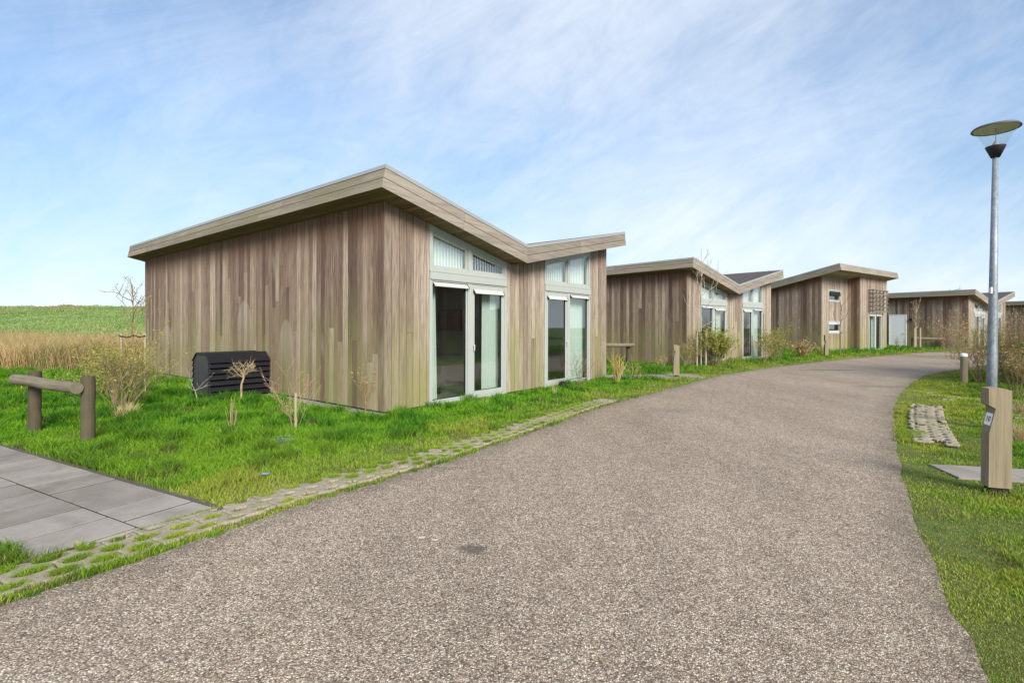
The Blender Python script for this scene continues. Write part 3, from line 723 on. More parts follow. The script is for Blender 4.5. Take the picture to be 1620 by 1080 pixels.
# square timber posts with notch
def number_post(x, y, rz, label, h=.96, w=.165, dpt=.13, sign=True):
    root = empty('timber_bollard', (x, y, 0), rz, label, 'bollard', 'notched timber bollards')
    m = MB(); prof = [(0, .07), (w, .07), (w, h-.02), (w*.5, h+.012), (.0, h), (.0, .80), (.052, .775), (.004, .55)]
    m.xz(prof[0:1]+[(w, .07), (w, .56), (.004, .55)], 0, dpt, (.5,.3,0)); m.xz([(.004, .5501), (w, .5601), (w, .80), (.052, .775)], 0, dpt, (.5,.3,0)); 
    m.xz([(.052, .7751), (w, .8001), (w, h-.02), (w*.5, h+.008), (0, h-.005), (0, .80)], 0, dpt, (.5,.3,0))
    body = MB(); P = [(0, .07), (w, .07), (w, h-.02), (w*.55, h), (0, h-.006), (0, .805), (.05, .775), (.003, .55)]
    n = len(P); vs = [(x_, 0, z_) for x_, z_ in P]+[(x_, dpt, z_) for x_, z_ in P]
    body.add(vs, [tuple(range(n)), tuple(range(2*n-1, n-1, -1))]+[(i, n+i, n+(i+1) % n, (i+1) % n) for i in range(n)], (.5,.3,0))
    o = body.build('post', M['post'], root)
    ft = MB(); ft.box(.02, .015, -.02, w-.01, dpt-.01, .07); ft.build('foot', M['dark'], root)
    if sign:
        v = Vector((.047, 0, .225)); ln = v.length; ang = math.atan2(.047, .225)
        sg = MB(); u0, u1 = .07, .18   # along the slanted face from its lower end
        def P3(u, yy, off=.0): 
            return (.003+.047*u/.23-off*math.cos(ang), yy, .55+.225*u/.23+off*math.sin(ang))
        y0_, y1_ = .014, dpt-.014
        sg.add([P3(u0, y0_, .001), P3(u0, y1_, .001), P3(u1, y1_, .001), P3(u1, y0_, .001), P3(u0, y0_, .003), P3(u0, y1_, .003), P3(u1, y1_, .003), P3(u1, y0_, .003)],
               [(4,7,6,5), (0,1,2,3), (0,4,5,1), (1,5,6,2), (2,6,7,3), (3,7,4,0)])
        s_ = sg.build('number_plate', M['white'], root)
        cu = bpy.data.curves.new('house_number', 'FONT'); cu.body = '10'; cu.size = .07; cu.extrude = .0006; cu.align_x = 'CENTER'; cu.align_y = 'CENTER'
        cu.materials.append(M['dark']); to = bpy.data.objects.new('house_number', cu); C.objects.link(to); to.parent = s_
        nrm = Vector((-math.cos(ang), 0, math.sin(ang))); up = Vector((math.sin(ang), 0, math.cos(ang))); rt = Vector((0, -1, 0))
        cpt = Vector(P3((u0+u1)/2, dpt/2, .0045))
        mt_ = Matrix(((rt.x, up.x, nrm.x, cpt.x), (rt.y, up.y, nrm.y, cpt.y), (rt.z, up.z, nrm.z, cpt.z), (0,0,0,1)))
        bpy.context.view_layer.update(); me_ = bpy.data.meshes.new_from_object(to.evaluated_get(bpy.context.evaluated_depsgraph_get())); bpy.data.objects.remove(to); nn_ = bpy.data.objects.new('house_number', me_); C.objects.link(nn_); nn_.parent = s_; nn_.matrix_local = mt_
    return root
number_post(4.274, 4.513, math.radians(-19), 'large square timber bollard with notch and white number plate at the right edge')
gx, gy = G(1070, 597); number_post(gx-.08, gy, math.radians(-8), 'square notched timber bollard at the path between the first two houses', sign=True)
gx, gy = G(1308, 564.5); number_post(gx-.08, gy, math.radians(0), 'square notched timber bollard before the tall house with lattice', h=1.1, sign=True)
gx, gy = G(1525, 606)
rp = empty('round_bollard', (gx, gy, 0), 0, 'round timber bollard with reflective white cap band on the right verge', 'bollard')
m = MB(); m.tube([(0,0,-.05), (0,0,.4), (0,0,.72)], [.082, .08, .079], 20, (.6,.4,0)); m.build('post', M['post'], rp)
m = MB(); lathe_real(m, [(.079, .7205), (.0795, .76), (.072, .79), (.045, .805), (0.001, .808)], 20); m.build('cap', M['white'], rp, True)

# lamp post
lp = empty('street_lamp', (7.06, 7.42, 0), 0, 'tall galvanised street lamp with flat disc shade and clear cone behind the bollard', 'street lamp'); lp.rotation_euler = (0, math.radians(.75), 0)
m = MB(); m.tube([(0,0,-.1), (0,0,1.0), (0,0,1.9), (0,0,4.02)], [.062, .060, .052, .034], 20); m.build('pole', M['steel'], lp, True)
m = MB(); lathe_real(m, [(.04, 4.01), (.052, 4.0), (.115, 4.15), (.118, 4.162), (.09, 4.165), (0.001, 4.165)], 28); m.build('lamp_holder', simple('lamp_plastic', (.035,.03,.04), .5), lp, True)
m = MB(); lathe_real(m, [(.055, 4.166), (.02, 4.225), (.002, 4.26)], 20); m.tube([(0,0,4.25), (0,0,4.43)], .004, 6); m.build('reflector', M['zinc'], lp, True)
m = MB(); lathe_real(m, [(.112, 4.164), (.245, 4.415)], 36); m.build('glass_cone', M['lampglass'], lp, True)
m = MB(); lathe_real(m, [(.001, 4.43), (.255, 4.42)], 36); m.build('shade_lining', simple('shade_lining', (.62,.60,.50), .7), lp)
m = MB(); lathe_real(m, [(.257, 4.418), (.277, 4.412), (.278, 4.424), (.26, 4.448), (.12, 4.478), (.05, 4.484), (.045, 4.502), (.001, 4.506)], 36); m.build('shade', simple('shade_metal', (.10,.10,.12), .5), lp, True)
m = MB(); m.box(-.055, -.03, 2.0, -.035, .0, 2.09); m.build('sticker', M['white'], lp)

# black round spotlight + blue scrap
gx, gy = G(890, 613)
sp_ = empty('ground_spotlight', (gx, gy, 0), 0, 'small black round garden spotlight on the grass at the second window', 'spotlight')
m = MB(); lathe_real(m, [(.10, -.02), (.105, .05), (.085, .11), (.05, .145), (.001, .155)], 20); m.build('housing', M['dark'], sp_, True)
m = MB(); m.tube([(.1, 0, .03), (.19, .03, .04), (.24, .08, .02)], .025, 8); m.build('cable', M['dark'], sp_, True)
gx, gy = G(417, 756); m = MB(); m.add([(-.05, -.02, .035), (.06, -.015, .045), (.055, .03, .05), (-.04, .025, .04), (0, 0, .055)], [(0,1,4), (1,2,4), (2,3,4), (3,0,4)])
o = m.build('paper_scrap', simple('scrap', (.22,.24,.42), .5, .4, 30)); o.location = (gx, gy, 0); tag(o, 'small crumpled blue scrap of litter lying in the lawn', 'litter')

# ------------------------------------------------------------------ ground, road, paths
left_e = [G(*p) for p in [(-60,985),(0,959),(89,929.6),(207,892.6),(296,859),(389,829.6),(481,798),(600,763),(700,734),(800,699),(861,677.8),(912,657.8),(966.7,639.4),(1030,622.8),(1100,604.4),(1140,593.3),(1220,581),(1303.7,571.5),(1407,561.6),(1485,556)]]
left_e = [(-4.2, -1.5), (-3.1, 1.6)]+left_e+[(29.5, 32.2), (38, 35.2), (60, 38)]
right_e = [(1.4, -1.5), (1.75, 1.2)]+[G(*p) for p in [(1555,1080),(1530,1010),(1480,900),(1445,820),(1427.5,750),(1417.5,690),(1412.5,655),(1417.5,635),(1430,615),(1455,597.5),(1472,592),(1505,586)]]+[(17.2, 18.8), (22, 22), (30, 26), (40, 29), (60, 32)]
def smooth_line(pts, step=.12, it=2):
    P = [np.array(p, float) for p in pts]
    for _ in range(it):
        Q = [P[0]]
        for a, b in zip(P, P[1:]): Q += [a*.75+b*.25, a*.25+b*.75]
        Q.append(P[-1]); P = Q
    P = np.array(P); s = np.r_[0, np.cumsum(np.linalg.norm(np.diff(P, axis=0), axis=1))]
    t_ = np.arange(0, s[-1], step); return np.c_[np.interp(t_, s, P[:, 0]), np.interp(t_, s, P[:, 1])]
LE, RE = smooth_line(left_e), smooth_line(right_e)
def ragged(P, amp, seed):
    r = np.random.RandomState(seed); d = np.gradient(P, axis=0); d /= np.linalg.norm(d, axis=1)[:, None]+1e-9
    nz = r.randn(len(P)); k = np.ones(3)/3; nz = np.convolve(nz, k, 'same')
    return P+np.c_[-d[:, 1], d[:, 0]]*(nz*amp)[:, None]
LEr, REr = ragged(LE, .018, 3), ragged(RE, .02, 4)
road_poly = np.r_[LEr, REr[::-1]]
n = min(len(LEr), len(REr))
# road as a strip: resample both edges to the same count
def resamp(P, n):
    s = np.r_[0, np.cumsum(np.linalg.norm(np.diff(P, axis=0), axis=1))]; t_ = np.linspace(0, s[-1], n)
    return np.c_[np.interp(t_, s, P[:, 0]), np.interp(t_, s, P[:, 1])]
A_, B_ = resamp(LEr, 700), resamp(REr, 700)
NA = 700; fr_ = [0, .03, .08, .2, .35, .5, .65, .8, .92, .97, 1]; NC = len(fr_)
RV = np.concatenate([np.c_[A_*(1-f)+B_*f, np.full(NA, .008+.02*4*f*(1-f)*.5)] for f in fr_]); RC = np.concatenate([np.full((NA, 3), max(0, 1-min(f, 1-f)/.08)) for f in fr_])
a = (np.arange(NC-1)[:, None]*NA+np.arange(NA-1)[None]).ravel(); o = np_mesh('road', RV, np.c_[a, a+NA, a+NA+1, a+1].ravel(), 4, RC, M['road']); o.data.polygons.foreach_set('use_smooth', [True]*len(o.data.polygons)); tag(o, kind='structure')
m = MB(); m.add([(-400, -60, 0), (400, -60, 0), (400, 600, 0), (-400, 600, 0)], [(0,1,2,3)]); tag(m.build('ground', M['ground']), kind='structure')

# inside test
def inside(P, poly):
    x, y = P[:, 0], P[:, 1]; r = np.zeros(len(P), bool); px, py = poly[:, 0], poly[:, 1]; j = len(poly)-1
    for i in range(len(poly)):
        c_ = ((py[i] > y) != (py[j] > y)) & (x < (px[j]-px[i])*(y-py[i])/(py[j]-py[i]+1e-12)+px[i]); r ^= c_; j = i
    return r
def dist_line(P, Lp):
    out = np.full(len(P), 1e9)
    for i in range(0, len(P), 20000):
        q = P[i:i+20000]; out[i:i+20000] = np.sqrt(((q[:, None, :]-Lp[None, :, :])**2).sum(2)).min(1)
    return out

# gravel strip round the nearest houses
def to_world(loc, rz, pts): c_, s_ = math.cos(rz), math.sin(rz); return [(loc[0]+c_*x-s_*y, loc[1]+s_*x+c_*y) for x, y in pts]
houses = [(H1, A1), ((6.59, 19.), A2), ((30.9, 34.1), A4), ((50.3, 46.5), A5), ((15.0, .9), 0.), ((46, 22), math.radians(-80))]
hp = [np.array(to_world(l_, r_, [(-.0, -.0), (T, -.0), (T, L), (0, L)])) for l_, r_ in houses]
hp.append(np.array(to_world((21.4, 31.), math.atan2(.573, .8195), [(-3.51, .66), (0, .66), (0, 0), (4.22, 0), (4.22, 8.5), (-3.51, 8.5)])))
grav = []
for (l_, r_) in houses[:2]:
    pts = to_world(l_, r_, [(-.26, -.10), (0.02, -.10), (.02, L), (-.26, L)])
    m = MB(); m.add([(x, y, .02) for x, y in pts], [(0,1,2,3)]); tag(m.build('gravel_strip', M['gravel']), kind='structure'); grav.append(np.array(pts))

# slab path at the left
e1 = np.array((.880, -.475)); e2 = np.array((.475, .880)); o0 = np.array(G(217, 838))
c0, c1 = np.array(G(52, 888)), np.array(G(356, 805)); cn_ = np.array((-(c1-c0)[1], (c1-c0)[0])); cn_ /= np.linalg.norm(cn_)
def clip(poly):
    out = []; f = lambda p: (np.array(p)-c0) @ cn_
    for a, b in zip(poly, poly[1:]+poly[:1]):
        fa, fb = f(a), f(b)
        if fa >= 0: out.append(tuple(a))
        if fa*fb < 0: out.append(tuple(np.array(a)+(np.array(b)-np.array(a))*fa/(fa-fb)))
    return out
rng = random.Random(5); m = MB(); slab_poly = []
for row, (v0, v1) in enumerate(((-.575, -.008), (.008, .505))):
    off = (.0, .21, .1)[row]; k = 0; u = (.84, .84+.21, -1.6)[row]
    u_end = -7.
    while u > u_end:
        ua = u-.42; tilt = rng.uniform(-.002, .002)
        umax = (.42 if row == 0 else (.30 if row == 1 else -1.6-.0))
        if u <= 2:
            cs_ = [o0+e1*(ua+.012)+e2*v0, o0+e1*(u-.011)+e2*v0, o0+e1*(u-.011)+e2*v1, o0+e1*(ua+.012)+e2*v1]
            z = .022+tilt; cp_ = clip(cs_)
            if len(cp_) > 2: m.xy(cp_, -.02, z, (rng.random(), rng.random(), 0))
        u = ua
tag(m.build('slab_path', M['slab'], bevel=.002), kind='structure')
m = MB(); bp_ = clip([tuple(o0+e1*1.2+e2*-.57), tuple(o0+e1*1.2+e2*.50), tuple(o0+e1*-6.9+e2*.50), tuple(o0+e1*-6.9+e2*-.57)]); m.add([(x, y, .0165) for x, y in bp_], [tuple(range(len(bp_)))]); tag(m.build('path_bed', simple('path_bed', (.022,.02,.017), .95, .3)), kind='structure')
slab_poly = np.array([tuple(o0+e1*1.2+e2*-.58), tuple(o0+e1*1.2+e2*.56), tuple(o0+e1*-7+e2*.54), tuple(o0+e1*-7+e2*-.60)])
slab_poly = np.array(clip([tuple(q) for q in slab_poly]))
# dark edging on both sides
m = MB()
def edging(m, P, w=.06, z=.024):
    for a, b in zip(P, P[1:]):
        a, b = np.array(a), np.array(b); d = (b-a)/np.linalg.norm(b-a); nn = np.array((-d[1], d[0]))*w
        m.xy([tuple(a), tuple(b), tuple(b+nn), tuple(a+nn)], -.02, z)
edging(m, [o0+e1*.45+e2*.570, o0+e1*-7+e2*.570], .045, .016); edging(m, [o0+e1*.30+e2*-.582, o0+e1*-7+e2*-.582], .06)
tag(m.build('path_kerb', simple('kerb_concrete', (.10,.085,.07), .95, .3, 20, .3)), kind='structure')
# thin paths by the second house and on the right verge
def slab_row(name, p0, p1, w, ln=.6):
    p0, p1 = np.array(p0), np.array(p1); d = p1-p0; Ld = np.linalg.norm(d); d /= Ld; nn = np.array((-d[1], d[0])); m = MB(); u = 0
    while u < Ld:
        for r_ in range(int(w/.5)):
            m.xy([tuple(p0+d*(u+.004)+nn*(r_*.5+.004)), tuple(p0+d*(u+ln-.004)+nn*(r_*.5+.004)), tuple(p0+d*(u+ln-.004)+nn*(r_*.5+.496)), tuple(p0+d*(u+.004)+nn*(r_*.5+.496))], -.02, .02+rng.uniform(-.002, .002), (rng.random()*.7+.3, .5, 0))
        u += ln
    tag(m.build(name, M['slab']), kind='structure')
    return np.array([p0-nn*.02, p0+d*Ld-nn*.02, p0+d*Ld+nn*(w+.02), p0+nn*(w+.02)])
pathB = slab_row('slab_path', (2.75, 14.35), (5.5, 14.75), 1.0)
pathR = slab_row('slab_path', (4.42, 4.98), (9.0, 4.0), .5)
# ^ right: slabs behind the bollard
pathR2 = np.array([(4.42, 4.98), (9, 4), (9.1, 4.5), (4.5, 5.5)])

def vnoise(x, y, s, seed):
    rr = np.random.RandomState(seed); tab = rr.rand(64, 64); x = x*s; y = y*s
    xi = np.floor(x).astype(int); yi = np.floor(y).astype(int); fx = x-xi; fy = y-yi; fx = fx*fx*(3-2*fx); fy = fy*fy*(3-2*fy)
    g_ = lambda a, b: tab[a % 64, b % 64]
    return (g_(xi, yi)*(1-fx)+g_(xi+1, yi)*fx)*(1-fy)+(g_(xi, yi+1)*(1-fx)+g_(xi+1, yi+1)*fx)*fy
# honeycomb grass pavers: a pierced sheet along the left edge
def paver_sheet(name, P, width, side, gap, seed, s0=0, s1=None, fade=None, zt=.026):
    """P polyline; sheet lies on its left (+1); cells follow arc length"""
    r = np.random.RandomState(seed)
    s = np.r_[0, np.cumsum(np.linalg.norm(np.diff(P, axis=0), axis=1))]
    s1 = s1 or s[-1]; ds = .0125
    S_ = np.arange(s0, s1, ds); V_ = np.arange(0, width+.001, ds)
    X = np.interp(S_, s, P[:, 0]); Y = np.interp(S_, s, P[:, 1]); dx = np.gradient(X); dy = np.gradient(Y); l_ = np.hypot(dx, dy); k = np.ones(25)/25
    nx = np.convolve(np.pad(-dy/l_, 12, 'edge'), k, 'valid'); ny = np.convolve(np.pad(dx/l_, 12, 'edge'), k, 'valid')
    vx = X[:, None]+side*nx[:, None]*(gap+V_[None]); vy = Y[:, None]+side*ny[:, None]*(gap+V_[None])
    ns, nv = vx.shape
    z = zt+.003*np.sin(S_[:, None]*3.1+seed)+.002*np.sin(S_[:, None]*17)*np.ones((1, nv))
    verts = np.c_[vx.ravel(), vy.ravel(), (z*np.ones((ns, nv))).ravel()]
    sc = (S_[:-1]+ds/2)[:, None]; vc = (V_[:-1]+ds/2)[None]
    row = np.floor(vc/.14); ph = (sc/.21+row*.5) % 1-.5; vv = (vc/.14) % 1-.5
    hole = (np.abs(ph*.21)/.064)**2.+(np.abs(vv*.14)/.037)**1.6 < 1
    seam = (np.abs(((sc/.21+row*.5) % 1)-.5) > .485) & (np.abs(vv) < .5)
    seam |= (np.abs(((sc+.03*np.sin(vc*30))/.40) % 1-.5) > .492)
    edge_ = (vc > width-.05+.035*np.cos(2*np.pi*sc/.21)) | (vc < .012+.012*np.cos(2*np.pi*sc/.21+1))
    lost = r.rand(ns//40+2, 1)[(np.arange(ns-1)//40)] < (0 if fade is None else fade)
    keep = ~(hole | seam | edge_)
    if fade: keep &= (vnoise(sc+0*vc+50, vc+0*sc+20, 7.3, seed+60)*.7+vnoise(sc+0*vc+30, vc+0*sc+10, 2.1, seed+61)*.3) > fade
    ii, jj = np.nonzero(keep); a = ii*nv+jj; q = np.c_[a, a+nv, a+nv+1, a+1] if side < 0 else np.c_[a, a+1, a+nv+1, a+nv]
    q = q[:, ::-1] if side > 0 else q
    used, inv = np.unique(q.ravel(), return_inverse=True)
    o = np_mesh(name, verts[used], inv.astype(np.int32), 4, np.full((len(used), 3), .5), M['paver'])
    md = o.modifiers.new('s', 'SOLIDIFY'); md.thickness = .035; md.offset = -1 
    tag(o, kind='structure')
    return np.c_[vx[:, -1], vy[:, -1]], hole
sL = np.r_[0, np.cumsum(np.linalg.norm(np.diff(LE, axis=0), axis=1))]
i0 = np.argmin(np.abs(LE[:, 0]-LE[:, 0])); 
near_i = np.argmin(((LE-np.array(G(-60, 985)))**2).sum(1)); far_i = np.argmin(((LE-np.array(G(985, 635)))**2).sum(1))
paver_sheet('grass_pavers', LE, .42, 1, .09, 1, sL[near_i]-.6, sL[far_i])
pv1 = np.array([G(*p) for p in [(1421, 700), (1421, 640), (1438, 636), (1462, 646), (1470, 676), (1452, 690), (1440, 704)]])
q0 = G(1424, 698); q1 = G(1432, 640)
Ppv = smooth_line([G(1428, 700), G(1423, 665), G(1430, 640)], .1); paver_sheet('grass_pavers', Ppv, .50, -1, .10, 2, 0, None, .36, .013)
Ppv2 = smooth_line([G(1440, 618), G(1500, 634), G(1560, 660)], .1); paver_sheet('grass_pavers', Ppv2, .98, 1, .0, 3, 0, None, .38, .015)

# ------------------------------------------------------------------ dike and reeds
xs = np.arange(-230, 60, 1.2); ys = np.arange(38, 116, 1.0)
XX, YY = np.meshgrid(xs, ys, indexing='ij')
r_ = np.random.RandomState(9)
def dike_z(x, y):
    f = np.clip((y-42-.05*x)/44, 0, 1); b = np.clip((y-92-.05*x)/22, 0, 1); z = 4.55*(f*f*(3-2*f))-5.2*b-.3
    return z+(vnoise(x, y, .16, 1)-.5)*.55*(f+.1)+(vnoise(x, y, .55, 2)-.5)*.34*(f+.2)+np.clip(vnoise(x, y, .8, 3)-.62, 0, 1)*.9*f
ZZ = dike_z(XX, YY)
verts = np.c_[XX.ravel(), YY.ravel(), ZZ.ravel()]; nx_, ny_ = XX.shape
a = (np.arange(nx_-1)[:, None]*ny_+np.arange(ny_-1)[None]).ravel(); q = np.c_[a, a+ny_, a+ny_+1, a+1]
o = np_mesh('dike', verts, q.ravel(), 4, np.full((len(verts), 3), .5), M['dike']); o.data.polygons.foreach_set('use_smooth', [True]*len(o.data.polygons)); tag(o, kind='structure')

def blades(name, P, h, w, cols, mat, lean=.35, seed=0, z0=None, curl=.5, seg=2):
    """P (n,2) positions; one bent tapering blade each"""
    r = np.random.RandomState(seed); n = len(P); a = r.rand(n)*2*np.pi; b = r.rand(n)*2*np.pi
    lx = np.cos(b)*lean*h*(.3+r.rand(n)); ly = np.sin(b)*lean*h*(.3+r.rand(n))
    wx = np.cos(a)*w/2; wy = np.sin(a)*w/2; z0 = np.zeros(n) if z0 is None else z0
    V = np.zeros((n, 5, 3))
    V[:, 0] = np.c_[P[:, 0]-wx, P[:, 1]-wy, z0-.01]; V[:, 1] = np.c_[P[:, 0]+wx, P[:, 1]+wy, z0-.01]
    V[:, 2] = np.c_[P[:, 0]+wx*.8+lx*curl*.6, P[:, 1]+wy*.8+ly*curl*.6, z0+h*.6]; V[:, 3] = np.c_[P[:, 0]-wx*.8+lx*curl*.6, P[:, 1]-wy*.8+ly*curl*.6, z0+h*.6]
    V[:, 4] = np.c_[P[:, 0]+lx, P[:, 1]+ly, z0+h*(.96)]
    base = np.arange(n)[:, None]*5
    tri = np.stack([base+0, base+1, base+2, base+0, base+2, base+3, base+3, base+2, base+4], 2).reshape(n, -1)
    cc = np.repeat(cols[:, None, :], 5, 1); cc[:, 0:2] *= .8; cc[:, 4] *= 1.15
    return np_mesh(name, V.reshape(-1, 3), tri.ravel(), 3, cc.reshape(-1, 3), mat)

# reeds in the ditch: brown standing stalks
r_ = np.random.RandomState(21); n = 95000
y = 16.5+30*r_.rand(n)**1.5; x = -(y*(.66+.66*r_.rand(n)))-r_.rand(n)*3+1.0
P = np.c_[x, y]; yb = 15.6+.12*(-x-10)*.0+vnoise(x, y, .5, 4)*.8; P = P[(y > yb) & (x < -6) & (r_.rand(n) < np.exp(-np.clip(y-18, 0, 99)/11))]
for poly in hp: P = P[~inside(P, poly)]
n = len(P); h = (.45+.75*r_.rand(n)**1.5)*(.7+.65*vnoise(P[:, 0], P[:, 1], .35, 6))
tt = r_.rand(n)[:, None]; cols = np.array((.34,.225,.105))*(1-tt)+np.array((.60,.43,.23))*tt; cols *= (.75+.5*vnoise(P[:, 0], P[:, 1], .8, 7))[:, None]
gmask = r_.rand(n) < .06+.25*(vnoise(P[:, 0], P[:, 1], .3, 8) > .6); cols[gmask] = (.16,.22,.06)
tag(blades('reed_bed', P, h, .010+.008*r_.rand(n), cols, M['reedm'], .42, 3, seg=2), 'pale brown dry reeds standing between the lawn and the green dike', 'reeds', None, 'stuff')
# tussocks on the dike
n = 34000; y = 40+46*r_.rand(n); x = -y*(.6+.66*r_.rand(n)); P = np.c_[x, y]; z0 = dike_z(P[:, 0], P[:, 1])
cn = np.clip(vnoise(P[:, 0], P[:, 1], .3, 11)*.6+vnoise(P[:, 0], P[:, 1], .09, 14)*.7-.15, 0, 1); cols = np.array((.15,.27,.06))[None]*(1-cn[:, None])+np.array((.32,.38,.14))*cn[:, None]
br = (vnoise(P[:, 0], P[:, 1], .22, 12) > .72) | (r_.rand(n) < np.clip((52-y)/14, .02, .8)); cols[br] = np.array((.34,.27,.13))*(.7+.5*r_.rand(br.sum()))[:, None]
cols *= (.7+.6*r_.rand(n))[:, None]
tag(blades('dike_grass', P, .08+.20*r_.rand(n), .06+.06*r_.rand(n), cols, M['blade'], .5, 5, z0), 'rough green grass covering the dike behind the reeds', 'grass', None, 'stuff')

# ------------------------------------------------------------------ lawns
r_ = np.random.RandomState(12)
def sample(n, zmin, zmax, p, xl, xr):
    u = r_.rand(n); a_ = 2-p
    Z = (zmin**a_+u*(zmax**a_-zmin**a_))**(1/a_) if abs(a_) > 1e-3 else zmin*(zmax/zmin)**u
    return np.c_[Z*(xl+(xr-xl)*r_.rand(n)), Z]
P = sample(1150000, 1.9, 45, 1.75, -1.2, 1.25)
bad = inside(P, road_poly)
ib = np.nonzero(bad)[0]; pe = P[ib]; de = np.minimum(dist_line(pe, LE[::2]), dist_line(pe, RE[::2])); bad[ib[de < .025+.10*np.clip(vnoise(pe[:, 0], pe[:, 1], 6.1, 71)-.35, 0, 1)]] = False
for poly in hp+[slab_poly, pathB, pathR]: bad |= inside(P, poly)
for gpoly in grav: bad |= inside(P, gpoly) & (r_.rand(len(P)) < .93)
P = P[~bad]
left = P[:, 0] < np.interp(P[:, 1], LE[:, 1], LE[:, 0])
dl = dist_line(P, LE[::2]); dr_ = dist_line(P, RE[::2])
d = np.where(left, dl, dr_)
# reeds take over past the left lawn
keep = ~((P[:, 0] < -6) & (P[:, 1] > 16.3))
# pavers: only sprigs in the strip
strip = left & (dl < .53) & (dl > .08) & (P[:, 1] < 12)
inpv = inside(P, np.array([G(*p) for p in [(1424, 700), (1422, 642), (1434, 637), (1455, 646), (1478, 678), (1465, 704)]])) | inside(P, np.array([G(*p) for p in [(1440, 618), (1452, 606), (1480, 606), (1560, 634), (1565, 662), (1500, 636)]]))
# sprigs only inside the cells of the strip
s_at = np.zeros(len(P))
idx = np.nonzero(strip)[0]
if len(idx):
    Lf = resamp(LE, len(LE)*4); sf = np.r_[0, np.cumsum(np.linalg.norm(np.diff(Lf, axis=0), axis=1))]; q = P[idx]; am = np.zeros(len(idx), int)
    for i in range(0, len(idx), 5000): am[i:i+5000] = ((q[i:i+5000, None]-Lf[None])**2).sum(2).argmin(1)
    sc = sf[am]; vc = np.sqrt(((q-Lf[am])**2).sum(1))-.09
    row = np.floor(vc/.14); ph = (sc/.21+row*.5) % 1-.5; vv = (vc/.14) % 1-.5
    inhole = (np.abs(ph*.21)/.068)**2+(np.abs(vv*.14)/.040)**2 < 1
    cell = np.sin(np.floor(sc/.21+row*.5)*12.9+row*7.3)*.5+.5
    over = .03+.95*np.clip((q[:, 1]-3.8)/5, 0, 1)*(vnoise(q[:, 0], q[:, 1], 2.2, 31) > .62-.05*q[:, 1])
    ok = (inhole & (cell > .16)) | (vc < .012) | (r_.rand(len(idx)) < over)
    keep[idx[~ok]] = False
keep &= ~(inpv & (r_.rand(len(P)) < .10))
ex = P[inpv & keep]; ex = np.repeat(ex, 5, 0)+r_.randn(len(ex)*5, 2)*.04
P = np.r_[P, ex]; z_ = len(ex); keep = np.r_[keep, np.ones(z_, bool)]; left = np.r_[left, np.zeros(z_, bool)]; strip = np.r_[strip, np.zeros(z_, bool)]; dl = np.r_[dl, np.full(z_, 9.)]; d = np.r_[d, np.full(z_, .5)]
P, d, left, strip, dl = P[keep], d[keep], left[keep], strip[keep], dl[keep]
ns_ = 170000; sF = sf[np.argmin(((Lf-LE[near_i])**2).sum(1))]-.5; s_ = sF+8.5*r_.rand(ns_)**1.3; v_ = .42*r_.rand(ns_)
row = np.floor(v_/.14); ph = (s_/.21+row*.5) % 1-.5; vv = (v_/.14) % 1-.5
ok = ((np.abs(ph*.21)/.066)**2+(np.abs(vv*.14)/.039)**2 < 1) & ((np.sin(np.floor(s_/.21+row*.5)*12.9+row*7.3)*.5+.5) > .14)
ok |= (v_ > .40) & (r_.rand(ns_) < .6)
s_, v_ = s_[ok], v_[ok]; bx = np.interp(s_, sf, Lf[:, 0]); by = np.interp(s_, sf, Lf[:, 1]); dx = np.interp(s_+.05, sf, Lf[:, 0])-bx; dy = np.interp(s_+.05, sf, Lf[:, 1])-by; ll = np.hypot(dx, dy)
Q = np.c_[bx-dy/ll*(.09+v_), by+dx/ll*(.09+v_)]; k_ = len(Q)
P = np.r_[P, Q]; d = np.r_[d, .09+v_]; left = np.r_[left, np.ones(k_, bool)]; strip = np.r_[strip, np.ones(k_, bool)]; dl = np.r_[dl, .09+v_]
print('blades', len(P))
n = len(P); N1 = vnoise(P[:, 0], P[:, 1], 1.1, 41); N2 = vnoise(P[:, 0], P[:, 1], 3.7, 42); N3 = vnoise(P[:, 0], P[:, 1], .35, 43)
near = np.clip(1-(d-.1)/np.where(left, 1.5, 1.2), 0, 1)          # mown, worn verge next to the road
h = .028+.046*(1-near)*(.5+N2)*(.55+.9*N1); h *= .75+.5*r_.rand(n); h *= np.where(left, 1, .62)
clump = (N2 > .64) & (near < .8); h[clump] *= 1.8
h[strip] = .036+.022*r_.rand(strip.sum())
farw = 1+np.clip((P[:, 1]-6)/8, 0, 4); w = (.0042+.0035*r_.rand(n))*np.clip((P[:, 1]/4.2), .75, 8)**.8
h *= 1+.10*np.clip(P[:, 1]-10, 0, 20)*.25
g1, g2, g3 = np.array((.135,.31,.012)), np.array((.045,.165,.008)), np.array((.33,.37,.045))
N4 = vnoise(P[:, 0], P[:, 1], 6.5, 47); N5 = vnoise(P[:, 0]*.6, P[:, 1], 1.9, 48)
k1 = np.clip((N2*.55+N4*.45-.48)*4, 0, 1)[:, None]; k3 = np.clip(near*.75+(N3-.5)*.6+np.where(left, 0, .28), 0, 1)[:, None]
cols = g1*(1-k1)+g2*k1; cols = cols*(1-k3*.8)+g3*k3*.8
cols *= (.66+.68*r_.rand(n))[:, None]; yel = (N5 > .62) & (near > .15); cols[yel] = cols[yel]*.45+np.array((.36,.40,.05))*.55; h[yel] *= .8
moss = (vnoise(P[:, 0], P[:, 1], 2.9, 49) > .7) & (near > .25); h[moss] *= .45; cols[moss] = cols[moss]*.5+np.array((.20,.20,.05))*.5
dry = r_.rand(n) < (.05+.42*near*(vnoise(P[:, 0], P[:, 1], 2.6, 44) > .48)+.22*(N3 > .62)*near); cols[dry] = np.array((.40,.34,.15))*(.6+.6*r_.rand(dry.sum()))[:, None]; h[dry] *= .7
